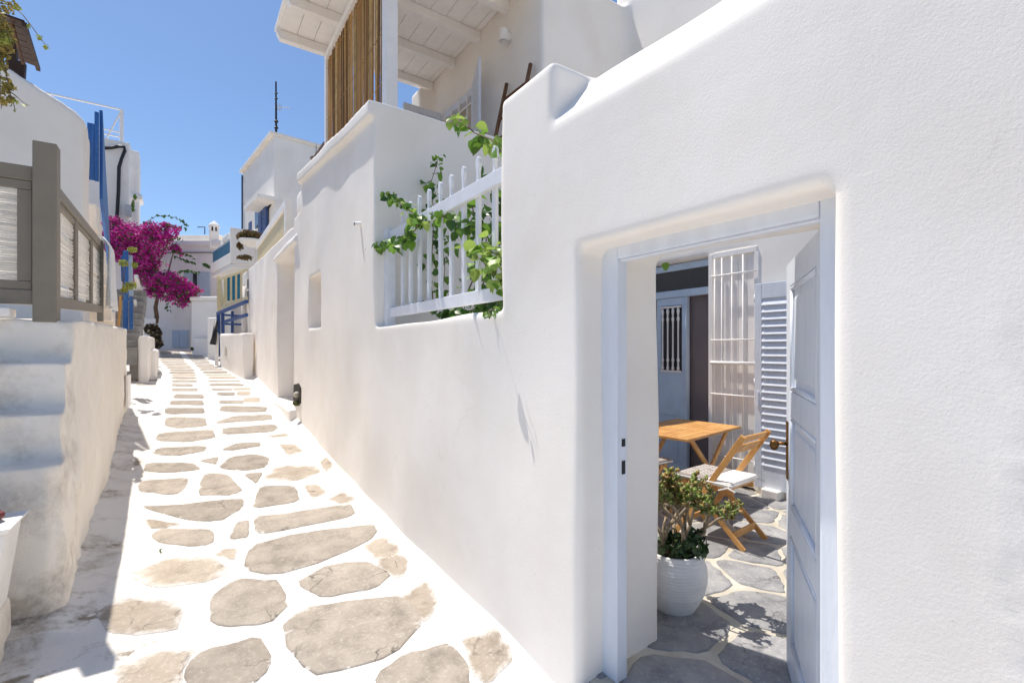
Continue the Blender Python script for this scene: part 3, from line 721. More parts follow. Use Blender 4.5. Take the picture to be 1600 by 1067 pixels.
# upper door: frame, shutters, grille, ladder, lamp
ud = thing('terrace_door', 'blue framed terrace door with white grille under the porch roof', 'door', (UX, 6.7, 1.4))
MB().box(UX - 0.01, UX + 0.09, 6.205, 6.28, 1.4, 3.955).build('jamb', 'blue_paint', ud, 0.004)
MB().box(UX - 0.01, UX + 0.09, 7.24, 7.315, 1.4, 3.955).build('jamb', 'blue_paint', ud, 0.004)
MB().box(UX - 0.008, UX + 0.09, 6.281, 7.239, 3.84, 3.953).build('head', 'blue_paint', ud, 0.004)
MB().box(UX + 0.10, UX + 0.13, 6.21, 7.31, 1.4, 3.95).build('interior_panel', 'mortar', ud)  # added flat panel carrying the darker beige of the interior
for y in (6.36, 6.62, 6.88, 7.12): MB().tube([(UX - 0.03, y, 1.45), (UX - 0.03, y, 3.88)], 0.014, 6).build('grille_bar', 'white_paint', ud)
for z in (3.7, 3.0, 2.3): MB().tube([(UX - 0.04, 6.21, z), (UX - 0.04, 7.31, z)], 0.012, 6).build('grille_rail', 'white_paint', ud)
def shutter(name, label, hx, hy, ang, width, z0, z1, bars=False):
    t = thing(name, label, 'shutter', (hx, hy, z0), ang)
    hgt_ = z1 - z0
    for a, b in ((0, 0.07), (width - 0.07, width)): MB().box(a, b, -0.018, 0.018, 0, hgt_).build('stile', 'blue_paint', t, 0.004, local=True)
    for a, b in ((0, 0.12), (hgt_ / 2 - 0.06, hgt_ / 2 + 0.06), (hgt_ - 0.10, hgt_)): MB().box(0.071, width - 0.071, -0.017, 0.017, a, b).build('rail', 'blue_paint', t, 0.004, local=True)
    me = MB().bar((0.071, 0, 0), (width - 0.071, 0, 0), 0.010, 0.06, up=(0, 0.6, 0.8)).mesh('slat'); me.materials.append(MATS['blue_paint'])
    z = 0.16
    while z < hgt_ - 0.13:
        if abs(z - hgt_ / 2) > 0.085: inst('slat', me, Matrix.Translation((0, 0, z)), t, local=True)
        z += 0.052
    if bars:
        for k in range(4): MB().tube([(0.10 + k * 0.14, -0.05, 0.05), (0.10 + k * 0.14, -0.05, hgt_ - 0.04)], 0.013, 6).build('bar', 'white_paint', t, local=True)
        MB().tube([(0.05, -0.05, hgt_ - 0.04), (width, -0.05, hgt_ - 0.04)], 0.013, 6).build('bar', 'white_paint', t, local=True)
    return t
ts1 = shutter('terrace_shutter', 'grey blue louvred shutter with white bars, farther of the terrace pair', UX - 0.02, 7.30, math.radians(180), 0.66, 1.6, 3.98, True)
ts2 = shutter('terrace_shutter', 'grey blue terrace shutter seen edge on, nearer the ladder', UX - 0.02, 6.20, math.radians(180 + 68), 0.68, 1.6, 3.98)
la = thing('ladder', 'brown wooden ladder leaning on the upper house wall', 'ladder', (3.2, 5, 1.4))
for yt in (4.70, 5.23): MB().tube([(3.02, yt + 0.02, 1.4), (3.51, yt, 3.52)], 0.026, 8).build('rail', 'ladder_wood', la, smooth=True)
for k in range(7):
    f = 0.08 + k * 0.135; MB().tube([(3.02 + 0.49 * f, 4.70, 1.4 + 2.12 * f), (3.02 + 0.49 * f, 5.24, 1.4 + 2.12 * f)], 0.016, 6).build('rung', 'ladder_wood', la, smooth=True)
lm = thing('wall_lamp', 'small white conical lamp on the wall under the porch roof', 'lamp', (UX - 0.1, 5.24, 4.1))
MB().lathe([(0.055, 0.17), (0.058, 0.16), (0.082, 0.0), (0.076, 0.0), (0.05, 0.15)], (UX - 0.10, 5.24, 4.06), 18).build('lamp_shade', 'white_paint', lm, smooth=True)
MB().box(UX - 0.06, UX - 0.004, 5.21, 5.27, 4.12, 4.20).build('bracket', 'white_paint', lm, 0.005)
MB().lathe([(0.01, 0.05), (0.03, 0.03), (0.03, 0.0), (0.01, -0.012)], (UX - 0.10, 5.24, 4.075), 10).build('bulb', 'pot_white', lm, smooth=True)

for o in (upper, pr, rs, ud, ts1, ts2, la, lm):
    o.location = o.location * KU; o.scale = (KU, KU, KU)

# ------------------------------------------------------------------ picket fence in the wall's window
pf = thing('picket_fence', 'pale lilac wooden picket fence in the window of the lane wall', 'fence', (1.62, 3.4, 0.2))
px_ = 1.63
MB().box(px_ - 0.015, px_ + 0.02, 2.24, 4.44, 1.035, 1.135).build('rail', 'lilac_paint', pf, 0.006)
MB().box(px_ - 0.015, px_ + 0.02, 2.24, 4.44, 0.305, 0.395).build('rail', 'lilac_paint', pf, 0.006)
MB().box(px_ - 0.04, px_ + 0.05, 4.44, 4.535, 0.20, 1.16).build('post', 'lilac_paint', pf, 0.008)
pk = [(-0.022, 0), (0.022, 0), (0.022, 0.78), (0.012, 0.81), (0.011, 0.86), (0.020, 0.885), (0.026, 0.915), (0.021, 0.945), (0, 0.965), (-0.021, 0.945), (-0.026, 0.915), (-0.020, 0.885), (-0.011, 0.86), (-0.012, 0.81), (-0.022, 0.78)]
pme = MB().prism(pk, 'x', -0.013, 0.013).mesh('picket', 0.003); pme.materials.append(MATS['lilac_paint'])
for k in range(10):
    y = 4.23 - 0.2 * k + random.uniform(-0.012, 0.012)
    inst('picket', pme, Matrix.Translation((px_ + 0.036, y, 0.365)) @ Matrix.Rotation(random.uniform(-0.012, 0.012), 4, 'X'), pf)

# ================================================================== THE LEFT SIDE
lw = thing('stair_wall', 'low whitewashed wall with big worn steps on the left of the lane', 'wall', (-1.2, 6, -1.6))
m = MB()
m.add([(-3.2, 4.45, -2.6), (-0.62, 4.45, -2.6), (-0.84, 10.4, -2.6), (-3.2, 10.4, -2.6), (-3.2, 4.45, 0.21), (-0.63, 4.45, 0.21), (-0.84, 10.4, 0.34), (-3.2, 10.4, 0.34)],
      [(0, 3, 2, 1), (4, 5, 6, 7), (0, 1, 5, 4), (1, 2, 6, 5), (2, 3, 7, 6), (3, 0, 4, 7)])
m.box(-3.2, -0.635, 4.24, 4.6, -2.6, -0.075).box(-3.2, -0.63, 4.05, 4.5, -2.6, -0.385)
m.prism([(-3.2, 3.86), (-0.68, 3.86), (-0.615, 3.93), (-0.61, 4.5), (-3.2, 4.5)], 'z', -2.6, -0.685)
lo = plaster('wall', m, 'lime_old', lw, voxel=0.024, smooth=3, amp=0.009, seed=9, rough=0.0055)
co = np.array([v.co for v in lo.data.vertices])
float_attr(lo.data, 'dirt', np.clip(0.95 * (co[:, 1] < 4.5) + np.exp(-np.clip((co[:, 2] - g(co[:, 1])) / 0.22, 0, 9) ** 2) * 0.5, 0, 1.2))  # dirt, heavier on the steps so its tan also warms their blue shade
m = MB().box(-3.0, -0.80, 2.2, 3.80, -2.6, -1.36)
o = tag(plaster('low_ledge', m, 'lime_old', None, voxel=0.03, smooth=7, amp=0.008, seed=4), 'low stained white ledge in the bottom left corner', 'ledge')
co = np.array([v.co for v in o.data.vertices]); float_attr(o.data, 'dirt', np.full(len(co), 0.8))
# planter on the ledge
pt = thing('planter', 'white plastic planter on the low ledge at the left edge', 'planter', (-0.925, 3.55, -1.36))
def frustum(cx, cy, z0, z1, a0, b0, a1, b1):
    return MB().add([(cx + i * a, cy + j * b, z) for z, a, b in ((z0, a0, b0), (z1, a1, b1)) for i, j in ((-1, -1), (1, -1), (1, 1), (-1, 1))],
                    [(0, 3, 2, 1), (4, 5, 6, 7), (0, 1, 5, 4), (1, 2, 6, 5), (2, 3, 7, 6), (3, 0, 4, 7)])
pc = (-0.925, 3.55)
frustum(pc[0], pc[1], -1.36, -0.93, 0.125, 0.11, 0.175, 0.15).build('body', 'pot_white', pt, 0.015, smooth=False)
frustum(pc[0], pc[1], -0.93, -0.90, 0.185, 0.16, 0.20, 0.175).build('rim', 'pot_white', pt, 0.006)
m = MB(); m.lathe([(0.10, 0), (0.13, 0.02), (0.135, 0.045), (0.12, 0.05), (0.05, 0.045)], (pc[0] + 0.01, pc[1], -0.90), 7); m.build('inner_pot', 'plastic_red', pt, 0.006)

# gate and fence of grey timber with white cane infill
cane = MB().tube([(0, -0.5, 0), (0, 0.5, 0)], 0.0075, 5).mesh('cane', 0, True); cane.materials.append(MATS['reed_white'])
GYY = 4.52
gt = thing('timber_gate', 'grey timber gate with white cane panel at the top of the steps', 'gate', (-1.5, GYY, 0.2))
zt = 1.24
MB().box(-2.4, -0.862, GYY - 0.02, GYY + 0.03, zt - 0.10, zt).build('top_rail', 'grey_wood', gt, 0.006)
MB().box(-2.4, -0.862, GYY - 0.02, GYY + 0.03, 0.30, 0.40).build('bottom_rail', 'grey_wood', gt, 0.006)
MB().box(-2.4, -0.868, GYY - 0.012, GYY + 0.022, zt - 0.16, zt - 0.101).build('inner_frame', 'grey_wood', gt, 0.005)
MB().box(-2.4, -0.868, GYY - 0.012, GYY + 0.022, 0.401, 0.46).build('inner_frame', 'grey_wood', gt, 0.005)
MB().box(-0.94, -0.868, GYY - 0.010, GYY + 0.020, 0.461, zt - 0.161).build('inner_frame', 'grey_wood', gt, 0.005)
z = 0.47
while z < zt - 0.165:
    inst('cane', cane, Matrix.Translation((-1.66, GYY + 0.012 + random.uniform(-.003, .003), z)) @ Matrix.Rotation(math.pi / 2 + random.gauss(0, 0.003), 4, 'Z') @ Matrix.Diagonal((1, 1.44, random.uniform(0.8, 1.1), 1)), gt); z += 0.0165
tf = thing('timber_fence', 'grey timber fence with white cane panels along the top of the left wall', 'fence', (-0.85, 6, 0.25))
MB().box(-0.858, -0.735, GYY - 0.06, GYY + 0.06, 0.18, 1.41).build('gate_post', 'grey_wood', tf, 0.008)
FA, FB = Vector((-0.795, 4.59, 0)), Vector((-0.905, 7.95, 0))
def fp(s, z): p = FA.lerp(FB, s); p.z = z + 0.17 * s; return p
FD = (FB - FA); fang = math.atan2(FD.y, FD.x) - math.pi / 2
MB().bar(fp(0, 1.135), fp(1, 1.135), 0.07, 0.085).build('top_rail', 'grey_wood', tf, 0.006)
MB().bar(fp(0, 0.335), fp(1, 0.335), 0.05, 0.09).build('bottom_rail', 'grey_wood', tf, 0.006)
MB().bar(fp(0.998, 0.18), fp(0.998, 1.21), 0.06, 0.07, up=(0, 1, 0)).build('end_post', 'grey_wood', tf, 0.006)
cuts = [0.0, 0.335, 0.67, 0.985]
for a, b in zip(cuts[:-1], cuts[1:]):
    for s in (a + 0.014, b - 0.014): MB().bar(fp(s, 0.381), fp(s, 1.092), 0.045, 0.05, up=(0, 1, 0)).build('stile', 'grey_wood', tf, 0.005)
    MB().bar(fp(a + 0.024, 1.070), fp(b - 0.024, 1.070), 0.035, 0.04).build('inner_frame', 'grey_wood', tf, 0.004)
    z = 0.40
    ln = (b - a - 0.04) * FD.length
    while z < 1.05:
        if random.random() < 0.95:
            q = fp((a + b) / 2, z)
            inst('cane', cane, Matrix.Translation(q + Vector((random.uniform(-.004, .004), 0, 0))) @ Matrix.Rotation(fang, 4, 'Z') @ Matrix.Rotation(0.05 + random.gauss(0, 0.006), 4, 'X') @ Matrix.Diagonal((1, ln, random.uniform(0.8, 1.15), 1)), tf)
        z += 0.0165
# towel over the fence end
v, f = [], []
nu, nv = 14, 16
for j in range(nv):
    for i in range(nu):
        s, t = i / (nu - 1), j / (nv - 1)
        wdt = 0.20 + 0.32 * t
        yy_ = 7.72 + (s - 0.30) * wdt * 1.6
        zz = 1.37 - 0.86 * t + 0.02 * math.sin(s * 5) * t
        xx = -0.86 + 0.07 * math.sin(min(1, t * 6) * 1.57) + 0.035 * math.sin(s * 17 + t) * (0.3 + 0.7 * t)
        v.append((xx, yy_, zz))
f = [(j * nu + i, j * nu + i + 1, (j + 1) * nu + i + 1, (j + 1) * nu + i) for j in range(nv - 1) for i in range(nu - 1)]
tw = MB().add(v, f).build('towel', 'cloth', None, smooth=True); md = tw.modifiers.new('s', 'SOLIDIFY'); md.thickness = 0.012
tag(tw, 'white towel hanging over the far end of the timber fence', 'towel')
# loose white slab lying below the gate
tag(MB().box(-2.3, -0.95, 4.40, 4.55, 0.212, 0.27).build('sill_slab', 'lime', None, 0.01), 'white painted slab lying below the timber gate', 'slab')
tag(MB().box(-0.80, -0.765, 9.7, 10.15, -0.95, -0.42).build('meter_cabinet', 'white_paint', None, 0.01), 'small white cabinet on the foot of the left wall', 'cabinet')

# ------------------------------------------------------------------ left houses
nh = thing('left_house', 'white house with a sloping parapet behind the timber fence', 'house', (-2.5, 10, 0))
m = MB()
def pz(x): return 3.28 + (-1.18 - x) * 0.60
m.prism([(-6, -1), (-1.20, -1), (-1.20, 3.24), (-1.30, 3.36), (-6, 6.1)], 'y', 9.0, 9.35)
m.box(-6, -2.2, 9.2, 14, -1, 3.0).box(-1.5, -1.21, 9.0, 9.6, -1, 3.2)
plaster('wall', m, 'lime', nh, voxel=0.04, smooth=8, amp=0.006, seed=12)
# dark wooden shelter on its roof
pg = thing('wooden_shelter', 'dark brown wooden shelter roof on posts above the sloping parapet', 'shelter', (-2.2, 10.2, 3.8))
c0 = ony(12, 26, 9.3); c1 = ony(38, 35, 9.3); c2 = ony(60, 106, 11.2); c3 = ony(18, 90, 11.2)
c0 = c0 + (c0 - c1) * 1.6; c3 = c3 + (c3 - c2) * 1.0
for k in range(7):
    s0, s1 = k / 7 + 0.006, (k + 1) / 7 - 0.006
    q = [c0.lerp(c3, s0), c1.lerp(c2, s0), c1.lerp(c2, s1), c0.lerp(c3, s1)]
    up = Vector((0, 0, 0.03)); MB().add(q + [a + up for a in q], [(3, 2, 1, 0), (4, 5, 6, 7), (0, 1, 5, 4), (1, 2, 6, 5), (2, 3, 7, 6), (3, 0, 4, 7)]).build('plank', 'dark_wood', pg)
MB().bar(c1 + Vector((0, 0, -0.03)), c2 + Vector((0, 0, -0.03)), 0.05, 0.06).build('rafter', 'dark_wood', pg)
for px, tp in ((20, 60), (33, 98)):
    a, b = ony(px, tp, 9.55), ony(px - 2, 128, 9.55); MB().bar(a, b, 0.10, 0.10, up=(0, 1, 0)).build('post', 'dark_wood', pg, 0.005)
MB().bar(ony(19, 38, 9.5), ony(36, 100, 9.4), 0.03, 0.03).build('brace', 'ladder_wood', pg)
# blue planked stair rail behind it
bp_ = thing('blue_plank_panel', 'tall faded blue plank panel and sloping boards beside the left house', 'fence', (-1.2, 10, 2))
for px0, px1, pt_, pb in ((136.5, 141, 192, 281), (141.2, 147.5, 193, 282), (147.8, 154.5, 175, 284)):
    a, b = ony(px0, pt_, 9.75), ony(px1, pb, 9.75); MB().box(a.x, b.x, 9.73, 9.77, b.z, a.z).build('plank', 'strong_blue', bp_, 0.004)
X0 = ony(154.5, 200, 9.75).x
m = MB().add([(X0, 9.80, 3.75), (X0 - 0.105, 11.7, 2.05), (X0 - 0.105, 11.7, 1.6), (X0, 9.80, 2.35), (X0 + 0.04, 9.80, 3.75), (X0 - 0.065, 11.7, 2.05), (X0 - 0.065, 11.7, 1.6), (X0 + 0.04, 9.80, 2.35)],
             [(0, 1, 2, 3), (7, 6, 5, 4), (0, 4, 5, 1), (1, 5, 6, 2), (2, 6, 7, 3), (3, 7, 4, 0)]); m.build('stair_board', 'strong_blue', bp_, 0.004)
st = thing('blue_stair', 'white stone stair flight below the blue plank panel', 'stairs', (-1.3, 11, 1))
for k in range(9): MB().box(-2.0, X0 - 0.03, 9.78 + k * 0.26, 10.08 + k * 0.26, 2.05 - (k + 1) * 0.19, 2.25 - k * 0.19).build('step', 'lime_old', st, 0.01)
# back house with pipe rail and black cable
bh = thing('back_house', 'white flat roofed house with a black cable behind the blue planks', 'house', (-3, 20, 0))
m = MB().box(-8.4, -1.87, 24.43, 29, -1, 8.3).box(-2.1, -1.60, 24.66, 25.4, -1, 8.1).box(-2.0, -1.50, 24.54, 25.5, 6.09, 6.3)
plaster('wall', m, 'lime_far', bh, voxel=0.05, smooth=2, amp=0.006, seed=14)
bx = ony(190, 230, 24.6); by = ony(190, 172, 24.6)
rl = thing('pipe_railing', 'thin white pipe railing on the flat roof of the back house', 'railing', (bx.x, 24.6, bx.z))
MB().tube([bx, by], 0.066, 6).build('post', 'white_paint', rl)
lx = ony(60, 143, 24.6)
MB().tube([by, lx], 0.037, 5).build('rail', 'white_paint', rl)
for p0, p1 in (((190, 208), (150, 199)), ((190, 215), (150, 207)), ((189, 174), (162, 225))):
    MB().tube([ony(*p0, 24.6), ony(*p1, 24.6)], 0.03, 5).build('rail', 'white_paint', rl)
ca = thing('black_cable', 'black cable looping down the front of the back house', 'cable', ony(187, 340, 24.2))
MB().tube([ony(x, y, 24.26) for x, y in ((160, 232), (175, 231), (186, 229), (194, 230), (195, 236), (190, 248), (186, 262), (185, 300), (183, 335), (181, 350))], 0.06, 6).build('cable', 'black_metal', ca, smooth=True)
a, b = ony(196, 320, 24.2), ony(206, 338, 24.2); tag(MB().box(a.x, b.x, 24.1, 24.42, b.z, a.z).build('meter_box', 'meter_grey', None, 0.01), 'grey electric meter box on the back house above the bougainvillea', 'meter box')

# side stair with blue gate posts and white rail
ss = thing('side_stair', 'grey stone side stair climbing between white walls on the far left', 'stairs', (-1.5, 14.5, 0))
for k in range(10):
    zz = 0.02 + k * 0.18
    MB().box(-1.75, -0.945, 14.2 + k * 0.30, 14.55 + k * 0.30, zz - 0.4, zz).build('step', 'tread_stone', ss, 0.012)
m = MB().box(-0.94, -0.74, 14.1, 17, -1.2, 0.30).box(-2.1, -1.76, 13.7, 17, -1, 2.2)
plaster('side_wall', m, 'lime_far', ss, voxel=0.05, smooth=3, amp=0.005)
bg_ = thing('blue_gate', 'bright blue wooden gate posts at the foot of the side stair', 'gate', at(196, 515, 9.6))
for px, p0, p1, ww in ((196.5, 392, 515, 0.085), (205, 470, 515, 0.06)):
    MB().bar(at(px, p0, 9.6), at(px, p1, 9.6), ww, ww, up=(0, 1, 0)).build('post', 'strong_blue', bg_, 0.008)
MB().bar(at(203.5, 399, 9.75), at(205, 462, 9.75), 0.07, 0.03, up=(0, 1, 0)).build('board', 'shutter_sky', bg_, 0.005)
MB().bar(at(191, 400, 9.6), at(192, 440, 9.6), 0.05, 0.04, up=(0, 1, 0)).build('board', 'strong_blue', bg_, 0.005)
MB().bar(at(197, 468, 9.6), at(207, 466, 9.6), 0.05, 0.06).build('rail', 'strong_blue', bg_, 0.005)
hr = thing('white_handrail', 'white sloping handrail of the side stair', 'handrail', at(220, 470, 14))
MB().bar(at(212.5, 432, 12.5), at(223, 475, 14.5), 0.09, 0.10).build('rail', 'white_paint', hr, 0.01)
MB().bar(at(211, 470, 12.5), at(216, 503, 13.5), 0.06, 0.06).build('rail', 'white_paint', hr, 0.01)
MB().bar(at(221.5, 478, 14.4), at(220, 538, 14.4), 0.11, 0.11, up=(0, 1, 0)).build('post', 'white_paint', hr, 0.01)
tag(MB().tube([at(189, 463, 9.2), at(185, 509, 9.2)], 0.022, 6).build('broom_stick', 'bamboo', None), 'light brown stick leaning by the blue gate', 'stick')
# white blocks stepping beside the lane beyond the left wall
for px0, px1, pt_, t0, t1, lab in ((203, 243, 547, 11.8, 13.2, 'white block at the foot of the left wall, nearest of three'), (224, 238, 547, 15.4, 16.4, 'middle one of three white kerb blocks on the left'), (238, 246, 545, 17.4, 18.4, 'farthest small white kerb block on the left')):
    a, b = at(px0, pt_, t0), at(px1, pt_, t0)
    m = MB().box(a.x, b.x, a.y - 0.25, a.y + (t1 - t0), float(g(a.y)) - 0.3, a.z)
    tag(plaster('kerb_block', m, 'lime_far', None, voxel=0.03, smooth=5, amp=0.01), lab, 'block')

# ================================================================== THE FAR END
def leaf_cloud(name, mat, parent, blobs, n, size, seed, droop=0.3, flat=1.0, kind=True):
    r = np.random.default_rng(seed); v, f = [], []
    wts = np.array([b[1][0] * b[1][1] * b[1][2] for b in blobs]) ** (2 / 3.0); wts /= wts.sum()
    for i in range(n):
        c, rad = blobs[r.choice(len(blobs), p=wts)]
        d = r.normal(size=3); d /= np.linalg.norm(d)
        p = np.array(c) + d * np.array(rad) * r.uniform(0.25, 1.0) ** 0.5
        nn = d + r.normal(size=3) * 0.8; nn /= np.linalg.norm(nn)
        t = np.cross(nn, r.normal(size=3)); t /= np.linalg.norm(t); b = np.cross(nn, t)
        s = size * r.uniform(0.55, 1.25); o = len(v)
        v += [tuple(p - t * s * 0.5), tuple(p + b * s * 0.38 + nn * s * 0.12), tuple(p + t * s * 0.6 - np.array([0, 0, droop * s])), tuple(p - b * s * 0.38 + nn * s * 0.12)]
        f += [(o, o + 1, o + 2), (o, o + 2, o + 3)]
    o = MB().add(v, f)
    me = bpy.data.meshes.new(name); me.from_pydata(o.v, [], o.f)
    ob = link(name, me, mat, parent)
    if kind: stuff(ob)
    return ob
def blob(px, py, t, rx, ry=None, rz=None):
    """an ellipsoid of foliage at a measured place; radii in metres"""
    return (tuple(at(px, py, t)), (rx, ry or rx, rz or rx))

bv = thing('bougainvillea', 'large magenta bougainvillea spilling over the white wall at the lane end', 'bougainvillea', at(246, 505, 17.9))
T = 17.6
BL = [blob(178, 352, T, .35), blob(190, 370, T, .55, .6, .45), blob(205, 365, T, .45), blob(222, 372, T, .5, .6, .4), blob(238, 362, T, .4), blob(200, 392, T, .55), blob(180, 390, T, .45), blob(218, 400, T, .5), blob(240, 385, T, .45), blob(232, 412, T, .4),
      blob(212, 420, T, .35), blob(225, 428, T, .45), blob(245, 440, T, .5, .6, .4), blob(262, 438, T, .5, .6, .4), blob(278, 446, T, .45, .5, .38), blob(292, 452, T, .38, .5, .35), blob(300, 455, T, .22), blob(278, 462, T, .38), blob(258, 455, T, .42), blob(285, 472, T, .22), blob(240, 456, T, .3),
      blob(255, 372, T, .35, .5, .25), blob(268, 365, T, .25, .4, .18), blob(282, 395, T, .14), blob(274, 388, T, .18), blob(172, 375, T, .35), blob(260, 352, T, .2, .3, .12), blob(276, 357, T, .18, .3, .12)]
BL = [(c_, tuple(k * 1.03 for k in r_)) for c_, r_ in BL]
sr = random.Random(77); SPR = []
for k in range(70):                                                # arching sprays that break the outline
    c_, r_ = sr.choice(BL); p = Vector(c_); d_ = Vector((sr.gauss(0, 1), sr.gauss(0, 0.6), sr.uniform(-0.2, 0.9))).normalized()
    ln = r_[0] * sr.uniform(1.0, 1.7)
    for q in range(7):
        f_ = (q + 1) / 7.0; SPR.append((tuple(p + d_ * ln * f_ + Vector((0, 0, -0.35 * ln * f_ * f_))), (0.09 * (1.2 - 0.6 * f_),) * 3))
leaf_cloud('blossom', 'magenta', bv, [(c_, tuple(k * 0.92 for k in r_)) for c_, r_ in BL], 10500, 0.085, 3, droop=0.25)
leaf_cloud('spray_blossom', 'magenta', bv, SPR, 4200, 0.075, 6, droop=0.3)
leaf_cloud('spray_leaves', 'leaf', bv, SPR, 900, 0.07, 7, droop=0.3)
leaf_cloud('highlight_blossom', 'magenta_highlight', bv, [(c_, tuple(k * 1.04 for k in r_)) for c_, r_ in BL[:12]], 4600, 0.075, 5, droop=0.25)  # outer bracts in lighter pink: bright highlights put into the colour
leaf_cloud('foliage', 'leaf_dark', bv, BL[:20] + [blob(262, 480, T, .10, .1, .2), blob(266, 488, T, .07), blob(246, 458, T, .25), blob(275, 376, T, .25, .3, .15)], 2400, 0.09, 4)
m = MB(); m.tube([at(x, y, T + 0.3) for x, y in ((243, 505), (245, 495), (243, 480), (246, 465), (243, 452), (235, 435))], 0.085, 8, 0.04); m.build('trunk', 'bark', bv, smooth=True)
for k, pl_ in enumerate((((243, 452), (225, 425), (205, 400), (188, 375)), ((235, 430), (250, 405), (268, 370), (285, 352)), ((262, 428), (268, 405), (275, 380)))):
    MB().tube([at(x, y, T) for x, y in pl_], 0.03, 5, 0.012).build('branch', 'bark', bv)
for k, pl_ in enumerate((((225, 350), (245, 337), (265, 338), (285, 345), (292, 352)), ((240, 375), (262, 352), (290, 358)), ((270, 392), (285, 396), (303, 403)), ((272, 400), (290, 408), (304, 411)), ((278, 425), (292, 423), (310, 427)), ((318, 412), (326, 417)))):
    pp = [at(x, y, T - 0.2) for x, y in pl_]
    MB().tube(pp, 0.012, 4, 0.005).build('shoot', 'stem', bv)
    bl = []
    for a, b in zip(pp[:-1], pp[1:]):
        for s in (0.1, 0.4, 0.7, 1.0): bl.append((tuple(a.lerp(b, s)), (.06, .06, .05)))
    leaf_cloud('shoot_leaves', 'leaf_dark', bv, bl, 70, 0.085, 20 + k)

ewall = 19.0  # depth of the white house closing the lane
eh = thing('end_house', 'white house closing the lane with a pale blue shuttered window', 'house', at(290, 540, ewall))
m = MB()
E0, E1 = at(160, 545, ewall + 0.5), at(345, 545, ewall + 0.5)
ed = (E1 - E0).normalized(); en = Vector((ed.y, -ed.x, 0))         # en faces the camera
def eb(px0, px1, pyt, pyb, off=0.0, depth=0.5, mb=None):
    a, b = at(px0, pyt, ewall), at(px1, pyb, ewall)
    # slide along the facade line
    def hit(px):
        d = ray(px, 545); d = Vector((d.x, d.y)); # solve E0 + s*ed = t*d
        A = Matrix(((ed.x, -d.x), (ed.y, -d.y))); s = A.inverted() @ Vector((-E0.x, -E0.y)); return s[0], s[1]
    (s0, t0), (s1, t1) = hit(px0), hit(px1)
    tm = (t0 + t1) / 2; z1, z0 = (HOR - pyt) / FPX * tm, (HOR - pyb) / FPX * tm
    p = [E0 + ed * s0 + en * off, E0 + ed * s1 + en * off, E0 + ed * s1 + en * (off - depth), E0 + ed * s0 + en * (off - depth)]
    mb = mb or MB()
    return mb.add([(q.x, q.y, z) for z in (z0, z1) for q in p], [(0, 3, 2, 1), (4, 5, 6, 7), (0, 1, 5, 4), (1, 2, 6, 5), (2, 3, 7, 6), (3, 0, 4, 7)])
eb(205, 348, 384, 600, 0, 4, m)
eb(205, 348, 376, 384.5, 0.10, 4.1, m)
m.build('wall', 'lime_far', eh, 0.04)
eb(205, 335, 363, 376, -0.5, 0.3).build('parapet', 'lime_old', eh, 0.03)
eb(205, 345, 394, 396, 0.05, 0.2).build('string_course', 'tread_stone', eh, 0.01)
wd = eb(302, 309.5, 427, 462, 0.02, 0.1).build('window', 'glass_dark', eh)
eb(300.4, 302, 425, 463, 0.06, 0.1).build('frame', 'shutter_sky', wd); eb(309.5, 312.5, 425, 463, 0.06, 0.1).build('frame', 'shutter_sky', wd)
for p0, p1 in ((289, 300), (313, 329)):
    sh_ = eb(p0, p1, 425.5, 463.5, 0.07, 0.06).build('window_shutter', 'shutter_sky', eh, 0.01)
    eb(p0 + 1, p1 - 1, 427, 443.5, 0.085, 0.02).build('panel', 'shutter_sky', sh_); eb(p0 + 1, p1 - 1, 446, 462, 0.085, 0.02).build('panel', 'shutter_sky', sh_)
cb_ = eb(270.5, 296, 516, 543, 0.06, 0.1).build('cellar_hatch', 'shutter_sky', eh, 0.01)
eb(272.5, 282, 519, 541, 0.075, 0.02).build('panel', 'shutter_sky', cb_, 0.005); eb(284.5, 294, 519, 541, 0.075, 0.02).build('panel', 'shutter_sky', cb_, 0.005)
ch = thing('chimney', 'white domed chimney with arched slots on the end house', 'chimney', at(334.5, 378, 19.6))
cc = at(334.5, 378, 19.6)
MB().box(cc.x - 0.17, cc.x + 0.17, cc.y - 0.17, cc.y + 0.17, cc.z - 0.3, cc.z + 0.42).build('shaft', 'lime_far', ch, 0.02)
for dx_, dy_ in ((-1, -1), (1, -1), (1, 1), (-1, 1), (0, -1), (-1, 0), (0, 1), (1, 0)):
    MB().box(cc.x + dx_ * 0.135 - 0.035, cc.x + dx_ * 0.135 + 0.035, cc.y + dy_ * 0.135 - 0.035, cc.y + dy_ * 0.135 + 0.035, cc.z + 0.42, cc.z + 0.60).build('pillar', 'lime_far', ch)
MB().lathe([(0.20, 0.60), (0.215, 0.63), (0.19, 0.68), (0.13, 0.76), (0.05, 0.82), (0.02, 0.86)], cc, 14).build('dome', 'lime_far', ch, smooth=True)
MB().box(cc.x - 0.09, cc.x + 0.09, cc.y - 0.09, cc.y + 0.09, cc.z + 0.42, cc.z + 0.60).build('flue', 'hole_dark', ch)
tag(MB().tube([at(320, 366, 19.3), at(320, 355, 19.3), at(309, 355, 19.3)], 0.02, 5).build('roof_pipe', 'black_metal', None), 'thin bent pipe on the roof beside the domed chimney', 'pipe')
# mound of patterned dry leaves beside the stair
mo = thing('leaf_mound', 'dark mound of brown and cream leaves against the end wall', 'plant', at(240, 543, 17.2))
MBl = [blob(237, 514, 17.2, .23, .18, .20), blob(244, 523, 17.2, .18, .18, .27), blob(246, 535, 17.2, .16, .18, .20)]
leaf_cloud('dark_leaves', 'hole_dark', mo, MBl, 700, 0.11, 31); leaf_cloud('brown_leaves', 'brown_leaf', mo, MBl, 450, 0.10, 32); leaf_cloud('cream_leaves', 'cream_dead', mo, MBl, 350, 0.10, 33)

